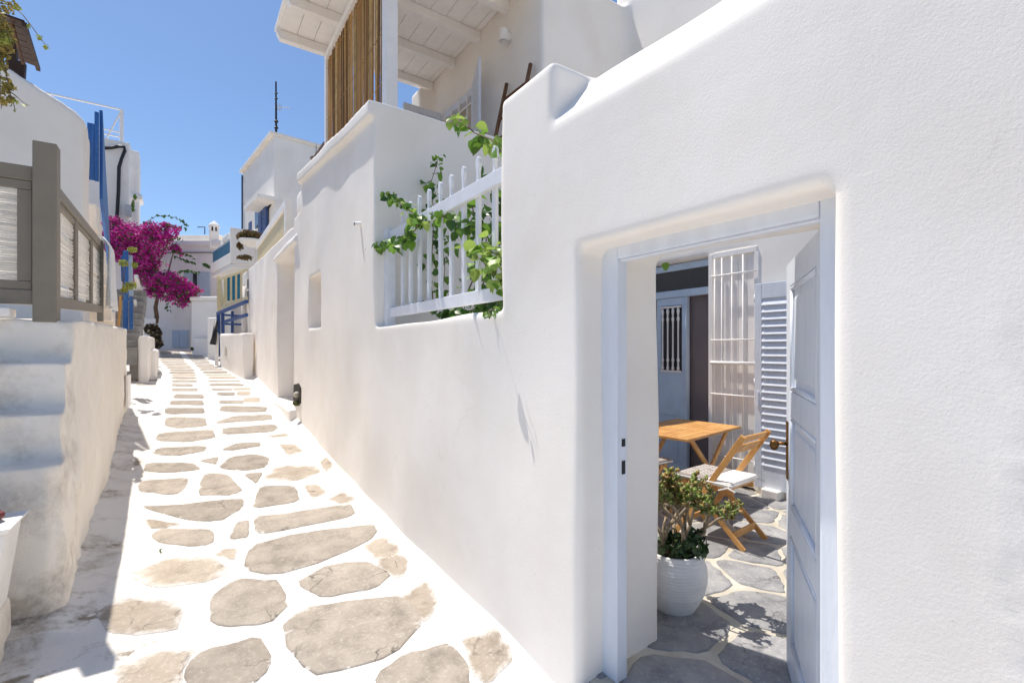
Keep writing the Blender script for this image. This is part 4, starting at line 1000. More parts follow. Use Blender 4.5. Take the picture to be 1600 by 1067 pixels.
# white blocks on the far right side of the lane
def far_block(name, lab, px0, px1, pyt, t, depth, cap=False, cat='wall'):
    a, b = at(px0, pyt, t), at(px1, pyt, t); z0 = float(g(a.y)) - 0.4
    th = thing(name, lab, cat, (a.x, a.y, z0 + 0.4))
    m = MB(); d = Vector((a.x, a.y, 0)).normalized() * depth; u = (b - a); u.z = 0
    m.add([(q.x, q.y, z) for z in (z0, a.z) for q in (a, b, b + d, a + d)], [(0, 3, 2, 1), (4, 5, 6, 7), (0, 1, 5, 4), (1, 2, 6, 5), (2, 3, 7, 6), (3, 0, 4, 7)])
    m.build('block', 'lime_far', th, 0.05, smooth=False, seg=3)
    if cap:
        e = u.normalized() * 0.06; a2, b2 = a - e, b + e; up = Vector((0, 0, 0.0)); dd = d.normalized() * 0.06
        MB().add([(q.x, q.y, z) for z in (a.z + 0.002, a.z + 0.16) for q in (a2 - dd, b2 - dd, b2 + d, a2 + d)], [(0, 3, 2, 1), (4, 5, 6, 7), (0, 1, 5, 4), (1, 2, 6, 5), (2, 3, 7, 6), (3, 0, 4, 7)]).build('cap', 'lime_far', th, 0.05, seg=3)
    return th
far_block('pedestal_wall', 'short white wall at the foot of the bougainvillea trunk', 221, 243.5, 497, 17.5, 0.6)
far_block('forecourt_wall', 'white capped forecourt wall below the shuttered window at the lane end', 299, 342, 470, 17.6, 1.2, True)
far_block('white_bench', 'low white masonry bench against the forecourt wall', 302, 326, 528, 17.2, 0.35, cat='bench')
far_block('white_pier', 'white pier between the masonry bench and the blue railing', 324.5, 339, 496, 16.2, 0.8)

# balcony house with teal panel, cream railing and blue railing
bhs = thing('balcony_house', 'white house with a teal panelled balcony on the right of the lane end', 'house', at(350, 500, 18))
BN, BF = at(361, 545, 16.4), at(331, 545, 18.6)
bd = (BF - BN).normalized(); bo = Vector((bd.y, -bd.x, 0))
if bo.dot(-BN) < 0: bo = -bo
def along(s, off, z): q = BN + bd * s + bo * off; return (q.x, q.y, z)
SL = (BF - BN).length
def ab(s0, s1, o0, o1, z0, z1, mb=None):
    mb = mb or MB()
    return mb.add([along(s, o, z) for z in (z0, z1) for s, o in ((s0, o0), (s1, o0), (s1, o1), (s0, o1))], [(0, 3, 2, 1), (4, 5, 6, 7), (0, 1, 5, 4), (1, 2, 6, 5), (2, 3, 7, 6), (3, 0, 4, 7)])
zt_, zb_ = (HOR - 375) / FPX * 16.4, (HOR - 394) / FPX * 16.4
m = ab(-0.3, SL + 0.3, -3.5, -0.75, -1, zt_ + 0.5); m.build('wall', 'lime_far', bhs, 0.03)
ab(-0.06, SL, -0.74, 0.0, zb_ - 0.55, zb_ - 0.40).build('balcony_slab', 'lime_far', bhs, 0.03)
ab(-0.06, SL, -0.10, 0.02, zb_ - 0.39, zb_ - 0.005).build('balcony_parapet', 'lime_far', bhs, 0.02)
ab(-0.08, 0.03, -0.74, 0.03, zb_ - 0.39, zt_ + 0.42).build('balcony_side', 'lime_far', bhs, 0.02)
nbt = 9
for k in range(nbt):
    s0 = 0.04 + k * (SL - 0.08) / nbt; ab(s0, s0 + (SL - 0.08) / nbt - 0.02, -0.06, -0.02, zb_, zt_).build('balcony_board', 'teal', bhs, 0.004)
ab(0.04, SL, -0.08, 0.01, zt_ + 0.002, zt_ + 0.05).build('balcony_rail', 'shutter_sky', bhs, 0.01)
tag(ab(0.3, 1.1, -0.12, 0.05, zt_ + 0.053, zt_ + 0.30).build('hung_cloth', 'cloth', None, 0.06, smooth=True, seg=4), 'pale cloth heaped on the rail of the teal balcony', 'cloth')
cr = thing('cream_railing', 'cream painted railing with slats on the porch below the teal balcony', 'railing', at(345, 480, 15.2))
tcr = 15.2
MB().bar(at(342.5, 437, tcr), at(348.5, 480, tcr), 0.10, 0.05, up=(0, 1, 0)).build('sloping_post', 'cream', cr, 0.006)
MB().bar(at(341.5, 432, tcr + 0.1), at(342, 486, tcr + 0.1), 0.10, 0.06, up=(0, 1, 0)).build('post', 'cream', cr, 0.006)
MB().bar(at(343, 436, tcr), at(386, 422, tcr - 1.6), 0.05, 0.07).build('rail', 'cream', cr, 0.006)
MB().bar(at(349, 479, tcr), at(386, 469, tcr - 1.6), 0.05, 0.20).build('rail', 'cream', cr, 0.006)
for k, px in enumerate((351, 353.5, 361, 369, 377)):
    s = (px - 343) / 43.0; t_ = tcr - 1.6 * s; MB().bar(at(px, 434 - 13 * s, t_), at(px, 474 - 7 * s, t_), 0.055, 0.04, up=(0, 1, 0)).build('slat', 'cream', cr, 0.005)
m = MB(); m.bar(at(354, 434, tcr + 0.1), at(354, 474, tcr + 0.1), 0.01, 0.01)
for k, (p0, p1) in enumerate(((354.5, 360), (362.5, 368), (370.5, 376))):
    s = (p0 - 343) / 43.0; t_ = tcr + 0.35 - 1.6 * s
    MB().bar(at((p0 + p1) / 2, 434 - 11 * s, t_), at((p0 + p1) / 2, 472 - 6 * s, t_), 0.13, 0.02, up=(0, 1, 0)).build('teal_board', 'teal', cr, 0.003)
br = thing('blue_railing', 'navy blue wooden railing on the low white wall beside the lane', 'railing', at(344, 520, 15))
tb = 15.0
MB().bar(at(341, 489, tb), at(342, 556, tb), 0.10, 0.10, up=(0, 1, 0)).build('post', 'navy', br, 0.008)
MB().bar(at(348, 488, tb - 0.2), at(348.5, 522, tb - 0.2), 0.09, 0.08, up=(0, 1, 0)).build('post', 'navy', br, 0.008)
MB().bar(at(363, 486, tb - 0.5), at(363, 520, tb - 0.5), 0.08, 0.08, up=(0, 1, 0)).build('post', 'navy', br, 0.008)
MB().bar(at(340, 490, tb), at(386, 471, tb - 2), 0.08, 0.09).build('rail', 'navy', br, 0.008)
MB().bar(at(347, 504, tb), at(386, 492, tb - 2), 0.07, 0.09).build('rail', 'navy', br, 0.008)
MB().bar(at(350, 492, tb + 0.6), at(380, 494, tb + 0.6), 0.06, 0.07).build('rail', 'navy', br, 0.008)
MB().bar(at(350, 506, tb + 0.6), at(380, 507, tb + 0.6), 0.06, 0.07).build('rail', 'navy', br, 0.008)
lb = thing('low_white_wall', 'low white wall with a small arched niche below the blue railing', 'wall', at(360, 570, 14))
A, B = at(343.5, 522, 14.6), at(380, 520, 12.3)
d = (B - A); d.z = 0; n_ = Vector((d.y, -d.x, 0)).normalized()
if n_.dot(A) < 0: n_ = -n_
m = MB(); zz0 = float(g(A.y)) - 0.5
m.add([(q.x, q.y, z) for z, tt in ((zz0, 0), (0, 1)) for q in (A, B, B + n_ * 0.25, A + n_ * 0.25) for z in ([zz0] if tt == 0 else [q.z])], [(0, 3, 2, 1), (4, 5, 6, 7), (0, 1, 5, 4), (1, 2, 6, 5), (2, 3, 7, 6), (3, 0, 4, 7)])
plaster('wall', m, 'lime_far', lb, voxel=0.03, smooth=5, amp=0.008, seed=21)
def arch(px, py, w_, h_):
    c = at(px, py, 1.0); # find the wall plane A + s d
    r2 = ray(px, py); Mx = Matrix(((d.x, -r2.x), (d.y, -r2.y))); s = Mx.inverted() @ Vector((-A.x, -A.y)); p = r2 * s[1]
    u = d.normalized(); pts_ = [p - u * w_, p + u * w_] + [p + u * w_ * math.cos(a) + Vector((0, 0, h_ + w_ * math.sin(a))) for a in [math.pi * k / 8 for k in range(9)]]
    off = -n_ * 0.012; k = len(pts_)
    return MB().add([q + off for q in pts_] + [q + n_ * 0.05 for q in pts_], [tuple(range(k)), tuple(range(k, 2 * k))[::-1]] + [(i, (i + 1) % k, k + (i + 1) % k, k + i) for i in range(k)])
arch(353, 556, 0.11, 0.17).build('niche', 'mortar', lb)
po = far_block('gate_pier', 'slim rounded white pier beside the blue gate post', 335.5, 341.5, 519, 14.8, 0.15)
tag(MB().tube([at(338, 502, 14.9), at(335, 525, 14.7), at(332.5, 538, 14.7)], 0.05, 7, 0.09).build('hanging_coat', 'black_metal', None, smooth=True), 'black cloth hanging beside the blue railing post', 'cloth')

# two storey house behind the wall
tsh = thing('antenna_house', 'white two storey house with navy shutters and a roof antenna', 'house', at(428, 400, 15.5))
TC = at(428, 545, 15.5); td = Vector((-0.113, 0.9936, 0)); tn = Vector((0.9936, 0.113, 0))
zr = (HOR - 207) / FPX * 15.5
def tb_(s0, s1, o0, o1, z0, z1, mb=None):
    mb = mb or MB()
    P = lambda s, o: TC + td * s + tn * o
    return mb.add([(q.x, q.y, z) for z in (z0, z1) for q in (P(s0, o0), P(s1, o0), P(s1, o1), P(s0, o1))], [(0, 3, 2, 1), (4, 5, 6, 7), (0, 1, 5, 4), (1, 2, 6, 5), (2, 3, 7, 6), (3, 0, 4, 7)])
tb_(0, 4.45, 0, 3.0, -1, zr - 0.1).build('wall', 'lime_far', tsh, 0.03)
tb_(-0.04, 4.52, -0.12, 3.05, zr - 0.098, zr + 0.02).build('cornice', 'lime_old', tsh, 0.02)
def tpix(px, o=0.0):
    r2 = ray(px, 545); P0 = TC + tn * o
    Mx = Matrix(((td.x, -r2.x), (td.y, -r2.y))); s = Mx.inverted() @ Vector((-P0.x, -P0.y)); return s[0], s[1]
def twin(p0, p1, pt0, pb0, off0, off1, mat, name, parent, bev=0.005):
    (s0, t0), (s1, t1) = tpix(p0, off0), tpix(p1, off0); tm = (t0 + t1) / 2
    return tb_(min(s0, s1), max(s0, s1), off0, off1, (HOR - pb0) / FPX * tm, (HOR - pt0) / FPX * tm).build(name, mat, parent, bev)
wn_ = twin(398, 404, 327, 364, -0.03, 0.05, 'glass_dark', 'window', tsh)
twin(388, 392, 347, 366, -0.03, 0.05, 'navy', 'window', tsh)
for p0, p1, a, b in ((403, 409, 322, 366), (409.6, 416, 317, 364)):
    s_ = twin(p0, p1, a, b, -0.09, -0.04, 'navy', 'window_shutter', tsh)
    for k in range(5): twin(p0 + 0.8, p1 - 0.8, a + 3 + k * 8, a + 8 + k * 8, -0.105, -0.092, 'navy', 'louvre_panel', s_)
twin(381, 402, 313, 319, -0.55, 0.0, 'lime_far', 'balcony_slab', tsh)
(s0, t0) = tpix(381.5); (s1, t1) = tpix(428)
bl_ = [Vector(TC + td * s + tn * -0.03) for s in (s0, 2.8, 1.4, 0.05)]
zc = 4.75
MB().tube([Vector((q.x, q.y, z)) for q, z in zip(bl_, (3.9, 4.15, 4.55, 4.85))], 0.03, 5).build('cable', 'black_metal', tsh)
MB().tube([TC + tn * 1.35 + Vector((0, -0.03, zr)), TC + tn * 1.35 + Vector((0, -0.03, 3.0))], 0.02, 5).build('conduit', 'meter_grey', tsh)
MB().tube([TC + td * 4.4 + tn * -0.04 + Vector((0, 0, zr - 0.2)), TC + td * 4.4 + tn * -0.04 + Vector((0, 0, 4.2))], 0.03, 5).build('downpipe', 'black_metal', tsh)
an = thing('roof_antenna', 'thin dark roof antenna mast on the two storey house', 'antenna', at(431, 205, 15.7))
MB().tube([at(431.5, 210, 15.7), at(431.2, 128, 15.7)], 0.035, 6, 0.025).build('mast', 'black_metal', an)
MB().tube([at(428, 168, 15.7), at(453, 168.5, 15.7)], 0.012, 5).build('boom', 'meter_grey', an)
for px in (433, 436, 439): MB().tube([at(px, 162, 15.7), at(px + 0.6, 174, 15.7)], 0.010, 4).build('element', 'meter_grey', an)
for py in (146, 154.5, 190, 200): MB().tube([at(429.3, py, 15.65), at(434, py, 15.65)], 0.045 if py > 180 else 0.02, 5).build('clamp', 'black_metal', an)
# stone wall, stepped parapet, beige balustrade on the wall
a, b = at(477, 262, 11.2), at(516, 262, 11.0)
sw = thing('rubble_wall', 'rough reddish rubble wall behind the reed screen', 'wall', a)
rr2 = random.Random(3)
wall_pts = [Vector((rr2.uniform(476, 520), rr2.uniform(205, 268))) for _ in range(150)]
for p, poly in voronoi([q / 8 for q in wall_pts], [(59.5, 25.6), (65, 25.6), (65, 33.5), (59.5, 33.5)]):
    p = p * 8
    if p.y < 262 - (p.x - 478) * 1.45 + 2: continue
    c = sum(poly, Vector((0, 0))) / len(poly); th_ = rr2.uniform(0.0, 0.05)
    q = [c + (a_ - c) * 0.93 for a_ in poly]
    f3 = [at(k.x * 8, k.y * 8, 11.1 - th_) for k in q]; b3 = [at(k.x * 8, k.y * 8, 11.35) for k in q]; n = len(q)
    MB().add(f3 + b3, [tuple(range(n)), tuple(range(n, 2 * n))[::-1]] + [(i, (i + 1) % n, n + (i + 1) % n, n + i) for i in range(n)]).build('stone', 'stone_rough', sw)
m = MB()
q = [at(x_, y_, 11.36) for x_, y_ in ((478, 268), (478, 262), (505, 222), (522, 214), (522, 268))]
MB().add(q + [k + Vector((0.1, 0.25, 0)) for k in q], [tuple(range(5)), tuple(range(5, 10))[::-1]] + [(i, (i + 1) % 5, 5 + (i + 1) % 5, 5 + i) for i in range(5)]).build('core', 'stone_rough', sw)
m = MB()
m.add([(q.x, q.y, z) for q, z in ()], [])
a0, a1 = onx(462, 300, 1.95), onx(508, 258, 1.95)
m.prism([(a0.y, -1), (a1.y, -1), (a1.y, a1.z), (a0.y, a0.z)], 'x', 1.98, 2.25).box(2.0, 4.5, a0.y - 0.05, a0.y + 0.2, -1, a0.z)
tag(plaster('stepped_parapet', m, 'lime_far', None, voxel=0.05, smooth=4, amp=0.006), 'white sloping parapet behind the terrace wall coping', 'parapet')
bb = thing('beige_balustrade', 'beige slatted balustrade with white frame on top of the lane wall', 'balustrade', (1.72, 12, 2.2))
y0_, y1_ = onx(449, 330, 1.72).y, onx(403, 380, 1.72).y
ztop = onx(445, 320, 1.72).z
MB().box(1.66, 1.78, y0_, y1_, ztop - 0.16, ztop).build('top_beam', 'white_paint', bb, 0.01)
MB().box(1.655, 1.785, y0_ - 0.16, y0_ - 0.001, 1.9, ztop + 0.01).build('end_post', 'white_paint', bb, 0.01)
y = y0_ + 0.02
bsm = MB().box(-0.02, 0.02, 0, 0.085, 1.95, ztop - 0.162).mesh('slat', 0.004); bsm.materials.append(MATS['cream'])
while y < y1_ - 0.1: inst('slat', bsm, Matrix.Translation((1.72, y, 0)), bb); y += 0.095
y = y0_ - 0.25
while y > 8.35: inst('slat', bsm, Matrix.Translation((1.85, y, -0.28)), bb); y -= 0.095
# planter with dry plants at the far end of the wall
fpn = thing('balcony_planter', 'white planter with brown trailing plants at the far end of the wall', 'planter', at(390, 380, 14.5))
m = MB(); m.lathe([(0.12, 0), (0.28, 0.05), (0.36, 0.14), (0.38, 0.2), (0.3, 0.2)], at(394, 386, 14.5), 16); m.build('bowl', 'lime_far', fpn, smooth=True)
leaf_cloud('dry_foliage', 'brown_leaf', fpn, [blob(378, 370, 14.4, .16, .2, .13), blob(388, 366, 14.4, .2, .25, .13), blob(398, 368, 14.4, .2, .25, .13), blob(406, 372, 14.4, .12), blob(375, 384, 14.4, .10, .1, .12), blob(385, 402, 14.2, .18, .15, .07), blob(376, 402, 14.2, .1, .1, .05)], 1300, 0.08, 41)

# ================================================================== PLANTS AND FURNITURE NEAR THE CAMERA
# vine: each leaf is a leaf
def leaf_mesh(nm, mat, cup=0.18):
    o = [(0, 0), (-0.30, 0.10), (-0.44, 0.36), (-0.34, 0.66), (0, 1.0), (0.34, 0.66), (0.44, 0.36), (0.30, 0.10)]
    v = [(0, 0, 0), (0, 0.35, -0.03), (0, 0.7, -0.06), (0, 1.0, -0.20)] + [(x_, y_, cup * abs(x_) ** 1.2 * 2 - 0.15 * y_ * y_) for x_, y_ in (o[1], o[2], o[3], o[5], o[6], o[7])]
    f = [(0, 4, 1), (4, 5, 1), (5, 6, 2, 1), (6, 3, 2), (3, 7, 2), (7, 8, 1, 2), (8, 9, 1), (9, 0, 1)]
    me = bpy.data.meshes.new(nm); me.from_pydata(v, [], f); me.polygons.foreach_set('use_smooth', np.ones(len(me.polygons), bool))
    me.materials.append(MATS[mat]); return me
LM = {k: leaf_mesh('leaf', k) for k in ('leaf', 'leaf_light', 'leaf_dark')}
vr = random.Random(21)
vine = thing('climbing_vine', 'green heart leaved vine climbing through the picket fence', 'vine', (2.1, 3.3, -1.5))
def strand(pts_, r, dens, size, mats, spread=0.05, parent=vine):
    MB().tube(pts_, r, 5, r * 0.5).build('stem', 'stem', parent)
    for a, b in zip(pts_[:-1], pts_[1:]):
        n = max(1, int((b - a).length * dens * 1.9))
        for i in range(n):
            p = a.lerp(b, vr.random()) + Vector((vr.gauss(0, spread), vr.gauss(0, spread), vr.gauss(0, spread * 0.8)))
            s = size * vr.uniform(0.38, 1.25)
            q = Matrix.Rotation(vr.uniform(0, 6.28), 4, 'Z') @ Matrix.Rotation(math.radians(vr.uniform(-75, 5)), 4, 'X') @ Matrix.Rotation(vr.gauss(0, 0.5), 4, 'Y')
            inst('leaf', LM[vr.choice(mats)], Matrix.Translation(p) @ q @ Matrix.Diagonal((s, s, s, 1)), parent)
P = lambda lst, X: [onx(a_, b_, X) for a_, b_ in lst]
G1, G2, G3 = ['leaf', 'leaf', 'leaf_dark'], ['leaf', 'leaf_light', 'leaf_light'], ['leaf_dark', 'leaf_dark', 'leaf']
strand(P([(790, 245), (768, 218), (742, 208), (722, 192), (706, 180)], 1.72), 0.007, 34, 0.085, G2 + ['leaf'], 0.035)
strand(P([(678, 480), (672, 430), (676, 380), (678, 330), (672, 290), (682, 258)], 2.05), 0.006, 26, 0.085, G1, 0.05)
strand(P([(682, 262), (684, 250), (680, 243)], 2.05), 0.003, 60, 0.06, G1, 0.03)
strand(P([(660, 345), (640, 330), (622, 316), (602, 302)], 1.58), 0.005, 36, 0.075, G1 + ['leaf_light'], 0.03)
strand(P([(655, 350), (640, 372), (615, 380), (578, 386)], 1.55), 0.005, 40, 0.085, G1, 0.03)
strand(P([(672, 332), (700, 342), (722, 362), (748, 352)], 1.66), 0.005, 36, 0.08, G1, 0.04)
strand(P([(786, 400), (770, 395), (752, 380)], 1.63), 0.004, 55, 0.085, G2, 0.045)
strand(P([(786, 440), (768, 425), (755, 410), (742, 398)], 1.60), 0.004, 60, 0.08, G2, 0.05)
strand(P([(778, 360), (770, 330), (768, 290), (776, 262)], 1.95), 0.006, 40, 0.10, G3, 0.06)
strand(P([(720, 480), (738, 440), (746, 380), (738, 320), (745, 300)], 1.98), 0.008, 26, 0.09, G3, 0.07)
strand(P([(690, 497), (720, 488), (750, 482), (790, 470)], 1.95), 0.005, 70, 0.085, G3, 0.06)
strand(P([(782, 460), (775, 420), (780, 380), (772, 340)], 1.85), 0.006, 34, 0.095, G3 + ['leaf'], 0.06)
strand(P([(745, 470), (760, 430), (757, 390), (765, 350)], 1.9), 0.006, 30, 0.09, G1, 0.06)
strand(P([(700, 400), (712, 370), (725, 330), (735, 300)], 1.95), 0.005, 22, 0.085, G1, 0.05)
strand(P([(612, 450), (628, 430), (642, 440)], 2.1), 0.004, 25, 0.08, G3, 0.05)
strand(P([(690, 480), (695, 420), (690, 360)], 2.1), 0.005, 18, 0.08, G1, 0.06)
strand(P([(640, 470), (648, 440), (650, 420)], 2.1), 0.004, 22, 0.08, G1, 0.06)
strand([Vector((1.70, 2.62, 0.35)), Vector((1.58, 2.45, 0.25)), Vector((1.44, 2.34, 0.22)), Vector((1.40, 2.25, 0.18))], 0.003, 26, 0.055, G1, 0.015)
MB().tube([Vector((2.3, 3.1, ZF)), Vector((2.2, 3.05, -0.5)), Vector((2.05, 2.95, 0.3)), Vector((1.98, 2.9, 1.0))], 0.022, 7, 0.012).build('trunk', 'stem', vine, smooth=True)
inst('leaf', LM['leaf'], Matrix.Translation(onx(1040, 410, 2.2)) @ Matrix.Rotation(2.2, 4, 'Z') @ Matrix.Rotation(-1.4, 4, 'X') @ Matrix.Diagonal((0.05, 0.05, 0.05, 1)), vine)

# white pot with jade plant
PC = (2.42, 1.80, ZF + 0.008)
pot = thing('ribbed_pot', 'round white ribbed ceramic pot just inside the doorway', 'pot', PC)
prof = []
for k in range(61):
    s = k / 60.0; r = np.interp(s, [0, .08, .3, .55, .75, .9, 1], [.120, .135, .172, .190, .186, .166, .150]); prof.append((float(r) + 0.0022 * math.cos(s * 2 * math.pi * 19), 0.335 * s))
prof += [(0.138, 0.337), (0.132, 0.32), (0.13, 0.28)]
MB().lathe(prof, PC, 48).build('body', 'pot_white', pot, smooth=True)
MB().lathe([(0.001, 0.30), (0.131, 0.30), (0.131, 0.285)], PC, 20).build('soil', 'soil', pot)
jp = thing('jade_plant', 'branching jade plant with reddish green leaves in the ribbed pot', 'plant', (PC[0], PC[1], PC[2] + 0.33))
jr = random.Random(8)
tips = []
def jbranch(p, d, ln, r, depth):
    pts_ = [p]; q = p
    for k in range(3):
        d = (d + Vector((jr.gauss(0, .22), jr.gauss(0, .22), jr.gauss(0.06, .12)))).normalized(); q = q + d * ln / 3; pts_.append(q)
    MB().tube(pts_, r, 6, r * 0.7).build('branch', 'jade_stem', jp, smooth=True)
    if depth == 0: tips.append((q, d)); return
    for _ in range(jr.choice((2, 2, 3))):
        nd = (d + Vector((jr.gauss(0, .65), jr.gauss(0, .65), jr.gauss(0.1, .3)))).normalized()
        jbranch(q, nd, ln * jr.uniform(0.65, 0.95), r * 0.65, depth - 1)
base = Vector((PC[0], PC[1], PC[2] + 0.32))
for a_, tilt in ((0.2, 0.5), (1.6, 0.3), (3.0, 0.5), (4.4, 0.4), (5.5, 0.6), (-0.6, 1.0), (-0.4, 0.35), (2.4, 0.2), (-0.75, 1.5)):
    jbranch(base + Vector((0.04 * math.cos(a_), 0.04 * math.sin(a_), 0)), Vector((math.cos(a_) * tilt, math.sin(a_) * tilt, 1)).normalized(), 0.195, 0.014, 2)
v, f = [], []
def fat_leaf(p, n, t, s, v=v, f=f):
    b = n.cross(t).normalized(); o = len(v)
    v += [tuple(p), tuple(p + t * s * .5 + b * s * .32), tuple(p + t * s), tuple(p + t * s * .5 - b * s * .32), tuple(p + t * s * .5 + n * s * .12), tuple(p + t * s * .5 - n * s * .10)]
    f += [(o + i, o + j, o + 4) for i, j in ((0, 1), (1, 2), (2, 3), (3, 0))] + [(o + j, o + i, o + 5) for i, j in ((0, 1), (1, 2), (2, 3), (3, 0))]
for p, d in tips:
    for k in range(jr.randint(20, 28)):
        t = (d * jr.uniform(-0.1, 1.0) + Vector((jr.gauss(0, .8), jr.gauss(0, .8), jr.gauss(0.2, .5)))).normalized()
        n = t.cross(Vector((jr.gauss(0, 1), jr.gauss(0, 1), jr.gauss(0, 1)))).normalized()
        fat_leaf(p - d * jr.uniform(0, 0.10), n, t, jr.uniform(0.022, 0.058))
me = bpy.data.meshes.new('leaves'); me.from_pydata(v, [], f); me.polygons.foreach_set('use_smooth', np.ones(len(me.polygons), bool)); stuff(link('leaves', me, 'jade', jp))
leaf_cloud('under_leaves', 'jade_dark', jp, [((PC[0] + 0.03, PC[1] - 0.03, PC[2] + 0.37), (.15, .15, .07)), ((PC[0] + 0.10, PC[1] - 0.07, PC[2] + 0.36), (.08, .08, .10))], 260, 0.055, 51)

# folding chair, table
def make_chair(label, loc, rz):
    """local +y is the way the sitter faces; origin on the floor below the seat's middle"""
    t = thing('folding_chair', label, 'chair', loc, rz, 'teak folding chairs in the courtyard')
    W = 0.215
    for s in (-1, 1):
        MB().bar((s * W, 0.27, 0.0), (s * W, -0.30, 0.88), 0.022, 0.045, up=(0, 1, 0.6)).build('long_leg', 'teak', t, 0.006, local=True)
        MB().bar((s * (W - 0.03), -0.29, 0.0), (s * (W - 0.03), 0.17, 0.44), 0.022, 0.042, up=(0, 1, -0.9)).build('short_leg', 'teak', t, 0.006, local=True)
    MB().bar((-W + 0.03, -0.20, 0.09), (W - 0.03, -0.20, 0.09), 0.018, 0.055).build('stretcher', 'teak', t, 0.005, local=True)
    MB().bar((-W + 0.01, 0.20, 0.11), (W - 0.01, 0.20, 0.11), 0.018, 0.045).build('stretcher', 'teak', t, 0.005, local=True)
    for z, hh_ in ((0.85, 0.055), (0.765, 0.075)):
        y_ = 0.27 - 0.57 * z / 0.88
        MB().bar((-W + 0.011, y_, z), (W - 0.011, y_, z), 0.018, hh_, up=(0, -0.5, 0.85)).build('back_rail', 'teak', t, 0.006, local=True)
    for k in range(7):
        y_ = -0.19 + k * 0.062; MB().box(-W + 0.012, W - 0.012, y_, y_ + 0.05, 0.44, 0.458).build('seat_slat', 'teak', t, 0.004, local=True)
    for s in (-1, 1): MB().box(s * (W - 0.05) - 0.012, s * (W - 0.05) + 0.012, -0.20, 0.25, 0.405, 0.438).build('seat_rail', 'teak', t, 0.004, local=True)
    cu = thing('seat_cushion', 'tied cushion', 'cushion', loc, rz)
    def pad(y0, y1, z0=0.459, z1=0.505): return MB().box(-W - 0.01, W + 0.01, y0, y1, z0, z1)
    pad(-0.21, 0.005).build('white_half', 'cushion_white', cu, 0.018, True, True, 4)
    pad(0.004, 0.27).build('taupe_half', 'cushion_taupe', cu, 0.018, True, True, 4)
    for i in range(4):
        for j in range(9):
            if (i * 7 + j * 3) % 11 == 0: continue
            x_ = -0.19 + j * 0.046; y_ = 0.035 + i * 0.055
            MB().box(x_, x_ + 0.010, y_, y_ + 0.042, 0.5045, 0.5065).build('stripe', 'cushion_white', cu, local=True)
    MB().tube([(-W - 0.01, -0.21, 0.482), (W + 0.01, -0.21, 0.482), (W + 0.01, 0.27, 0.482), (-W - 0.01, 0.27, 0.482), (-W - 0.01, -0.21, 0.482)], 0.007, 6).build('piping', 'cushion_white', cu, local=True)
    for s in (-1, 1):
        MB().tube([(s * W, -0.20, 0.475), (s * (W + 0.03), -0.19, 0.47), (s * (W + 0.035), -0.12, 0.44)], 0.006, 5).build('tie', 'cushion_white', cu, local=True)
        MB().tube([(s * (W + 0.03), -0.19, 0.47), (s * (W + 0.03), -0.25, 0.45)], 0.006, 5).build('tie', 'cushion_white', cu, local=True)
    return t, cu
t1, c1_ = make_chair('teak folding chair standing clear of the table, its back to the doorway', (3.66, 2.27, ZF + 0.009), math.radians(4))
c1_['label'] = 'striped taupe and white cushion on the chair beside the jade plant'
t2, c2_ = make_chair('teak folding chair pushed under the table, mostly hidden', (3.52, 3.06, ZF + 0.009), math.radians(-92))
c2_['label'] = 'striped cushion on the chair pushed under the table'
for c_ in (c1_, c2_): c_['group'] = 'striped seat cushions'
tbl = thing('folding_table', 'slatted teak folding table in the sunny courtyard', 'table', (4.23, 3.05, ZF + 0.009), math.radians(7))
TL, TW = 0.56, 0.37
MB().box(-TL, TL, -TW, -TW + 0.05, 0.700, 0.725).build('frame_side', 'teak', tbl, 0.004, local=True); MB().box(-TL, TL, TW - 0.05, TW, 0.700, 0.725).build('frame_side', 'teak', tbl, 0.004, local=True)
MB().box(-TL, -TL + 0.05, -TW + 0.052, TW - 0.052, 0.700, 0.725).build('frame_end', 'teak', tbl, 0.004, local=True); MB().box(TL - 0.05, TL, -TW + 0.052, TW - 0.052, 0.700, 0.725).build('frame_end', 'teak', tbl, 0.004, local=True)
MB().box(-0.025, 0.025, -TW + 0.052, TW - 0.052, 0.699, 0.724).build('frame_middle', 'teak', tbl, 0.004, local=True)
for k in range(11):
    y_ = -TW + 0.055 + k * 0.0578
    for a_, b_ in ((-TL + 0.052, -0.027), (0.027, TL - 0.052)): MB().box(a_, b_, y_, y_ + 0.052, 0.702, 0.722).build('top_slat', 'teak', tbl, 0.003, local=True)
for s in (-1, 1):
    for q in (-1, 1): MB().bar((q * 0.40, s * (TW - 0.06 - 0.03 * (q > 0)), 0.0), (-q * 0.36, s * (TW - 0.06 - 0.03 * (q > 0)), 0.70), 0.024, 0.05, up=(1, 0, 0.5)).build('leg', 'teak', tbl, 0.005, local=True)
for q in (-1, 1): MB().bar((q * 0.34, -TW + 0.08, 0.06), (q * 0.34, TW - 0.08, 0.06), 0.02, 0.045).build('stretcher', 'teak', tbl, 0.004, local=True)

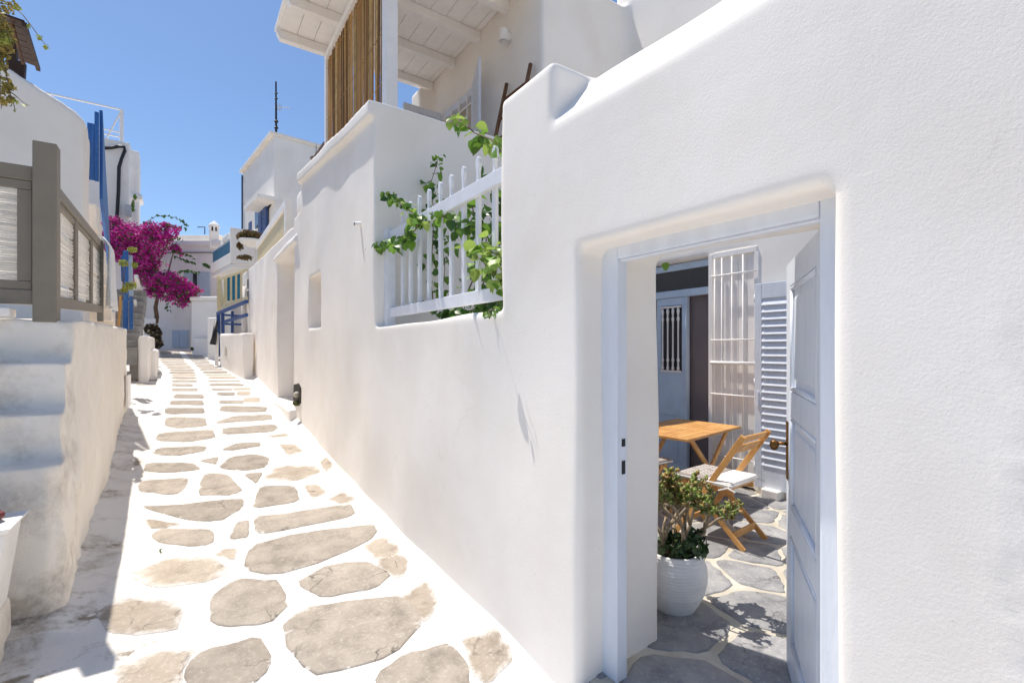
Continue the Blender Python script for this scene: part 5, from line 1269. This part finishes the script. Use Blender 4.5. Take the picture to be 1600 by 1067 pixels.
# hanging dry branch at the top left, twigs by the blue gate
db = thing('dry_branch', 'hanging branch with yellowish dry leaves at the top left corner', 'branch', at(0, 90, 4.6))
for k, pl_ in enumerate((((-25, -20), (-5, 5), (18, 8), (36, 24), (52, 45), (64, 62), (74, 74)), ((-12, 0), (5, 40), (2, 80), (10, 115), (14, 140), (22, 165), (24, 175)), ((2, 135), (22, 148), (36, 160), (46, 165)), ((-15, 20), (-2, 70), (0, 130), (2, 170)))):
    MB().tube([at(x_, y_, 4.6) for x_, y_ in pl_], 0.006, 5, 0.003).build('twig', 'stem', db)
leaf_cloud('dry_leaves', 'dry_leaf', db, [blob(5, 8, 4.6, .09, .1, .06), blob(3, 45, 4.6, .08, .1, .10), blob(8, 62, 4.6, .07, .1, .10), blob(4, 80, 4.6, .07, .1, .06), blob(8, 100, 4.6, .04), blob(6, 130, 4.6, .07, .08, .07), blob(6, 152, 4.6, .07, .08, .08), blob(16, 138, 4.6, .04, .04, .05), blob(-12, 30, 4.6, .14), blob(-10, 90, 4.6, .1, .1, .3), blob(20, 5, 4.6, .04, .04, .03)], 620, 0.05, 61, droop=0.4)
leaf_cloud('green_leaves', 'yellow_leaf', db, [blob(3, 60, 4.5, .06), blob(28, 14, 4.6, .03, .03, .015), blob(45, 40, 4.6, .012), blob(63, 60, 4.6, .02), blob(73, 73, 4.6, .02), blob(24, 158, 4.6, .015), blob(40, 163, 4.6, .03, .03, .01), blob(25, 174, 4.6, .015)], 110, 0.04, 62)
gp = thing('yellow_shrub', 'sparse yellow green shrub beside the blue gate posts', 'shrub', at(196, 470, 8.7))
for pl_ in (((190, 470), (193, 440), (196, 415), (207, 392)), ((190, 470), (200, 450), (208, 440)), ((192, 450), (192, 420), (190, 408))): MB().tube([at(x_, y_, 8.7) for x_, y_ in pl_], 0.007, 5, 0.003).build('stem', 'stem', gp)
leaf_cloud('leaves', 'yellow_leaf', gp, [blob(207, 390, 8.7, .07, .07, .05), blob(193, 411, 8.7, .07, .07, .06), blob(210, 414, 8.7, .05), blob(204, 446, 8.7, .10, .08, .07), blob(195, 452, 8.7, .06)], 420, 0.045, 63)
tag(leaf_cloud('wall_sprig', 'leaf', None, [(tuple(at(208, 322, 18.2)), (.06, .05, .25)), (tuple(at(211, 308, 18.2)), (.05, .05, .12))], 160, 0.07, 64, kind=False), 'small green sprig climbing beside the grey meter box', 'plant')
# grass in the joint at the far corner
tag(leaf_cloud('corner_weed', 'moss', None, [blob(300, 545, 16.6, .05, .05, .06)], 60, 0.06, 65, kind=False), 'tiny weed at the foot of the far forecourt wall', 'weed')
tag(leaf_cloud('fallen_leaf', 'leaf_dark', None, [(tuple(ong(252, 861) + Vector((0, 0, 0.012))), (.01, .02, .002))], 3, 0.03, 66, kind=False), 'single green fallen leaf lying on the white paving joint', 'leaf')
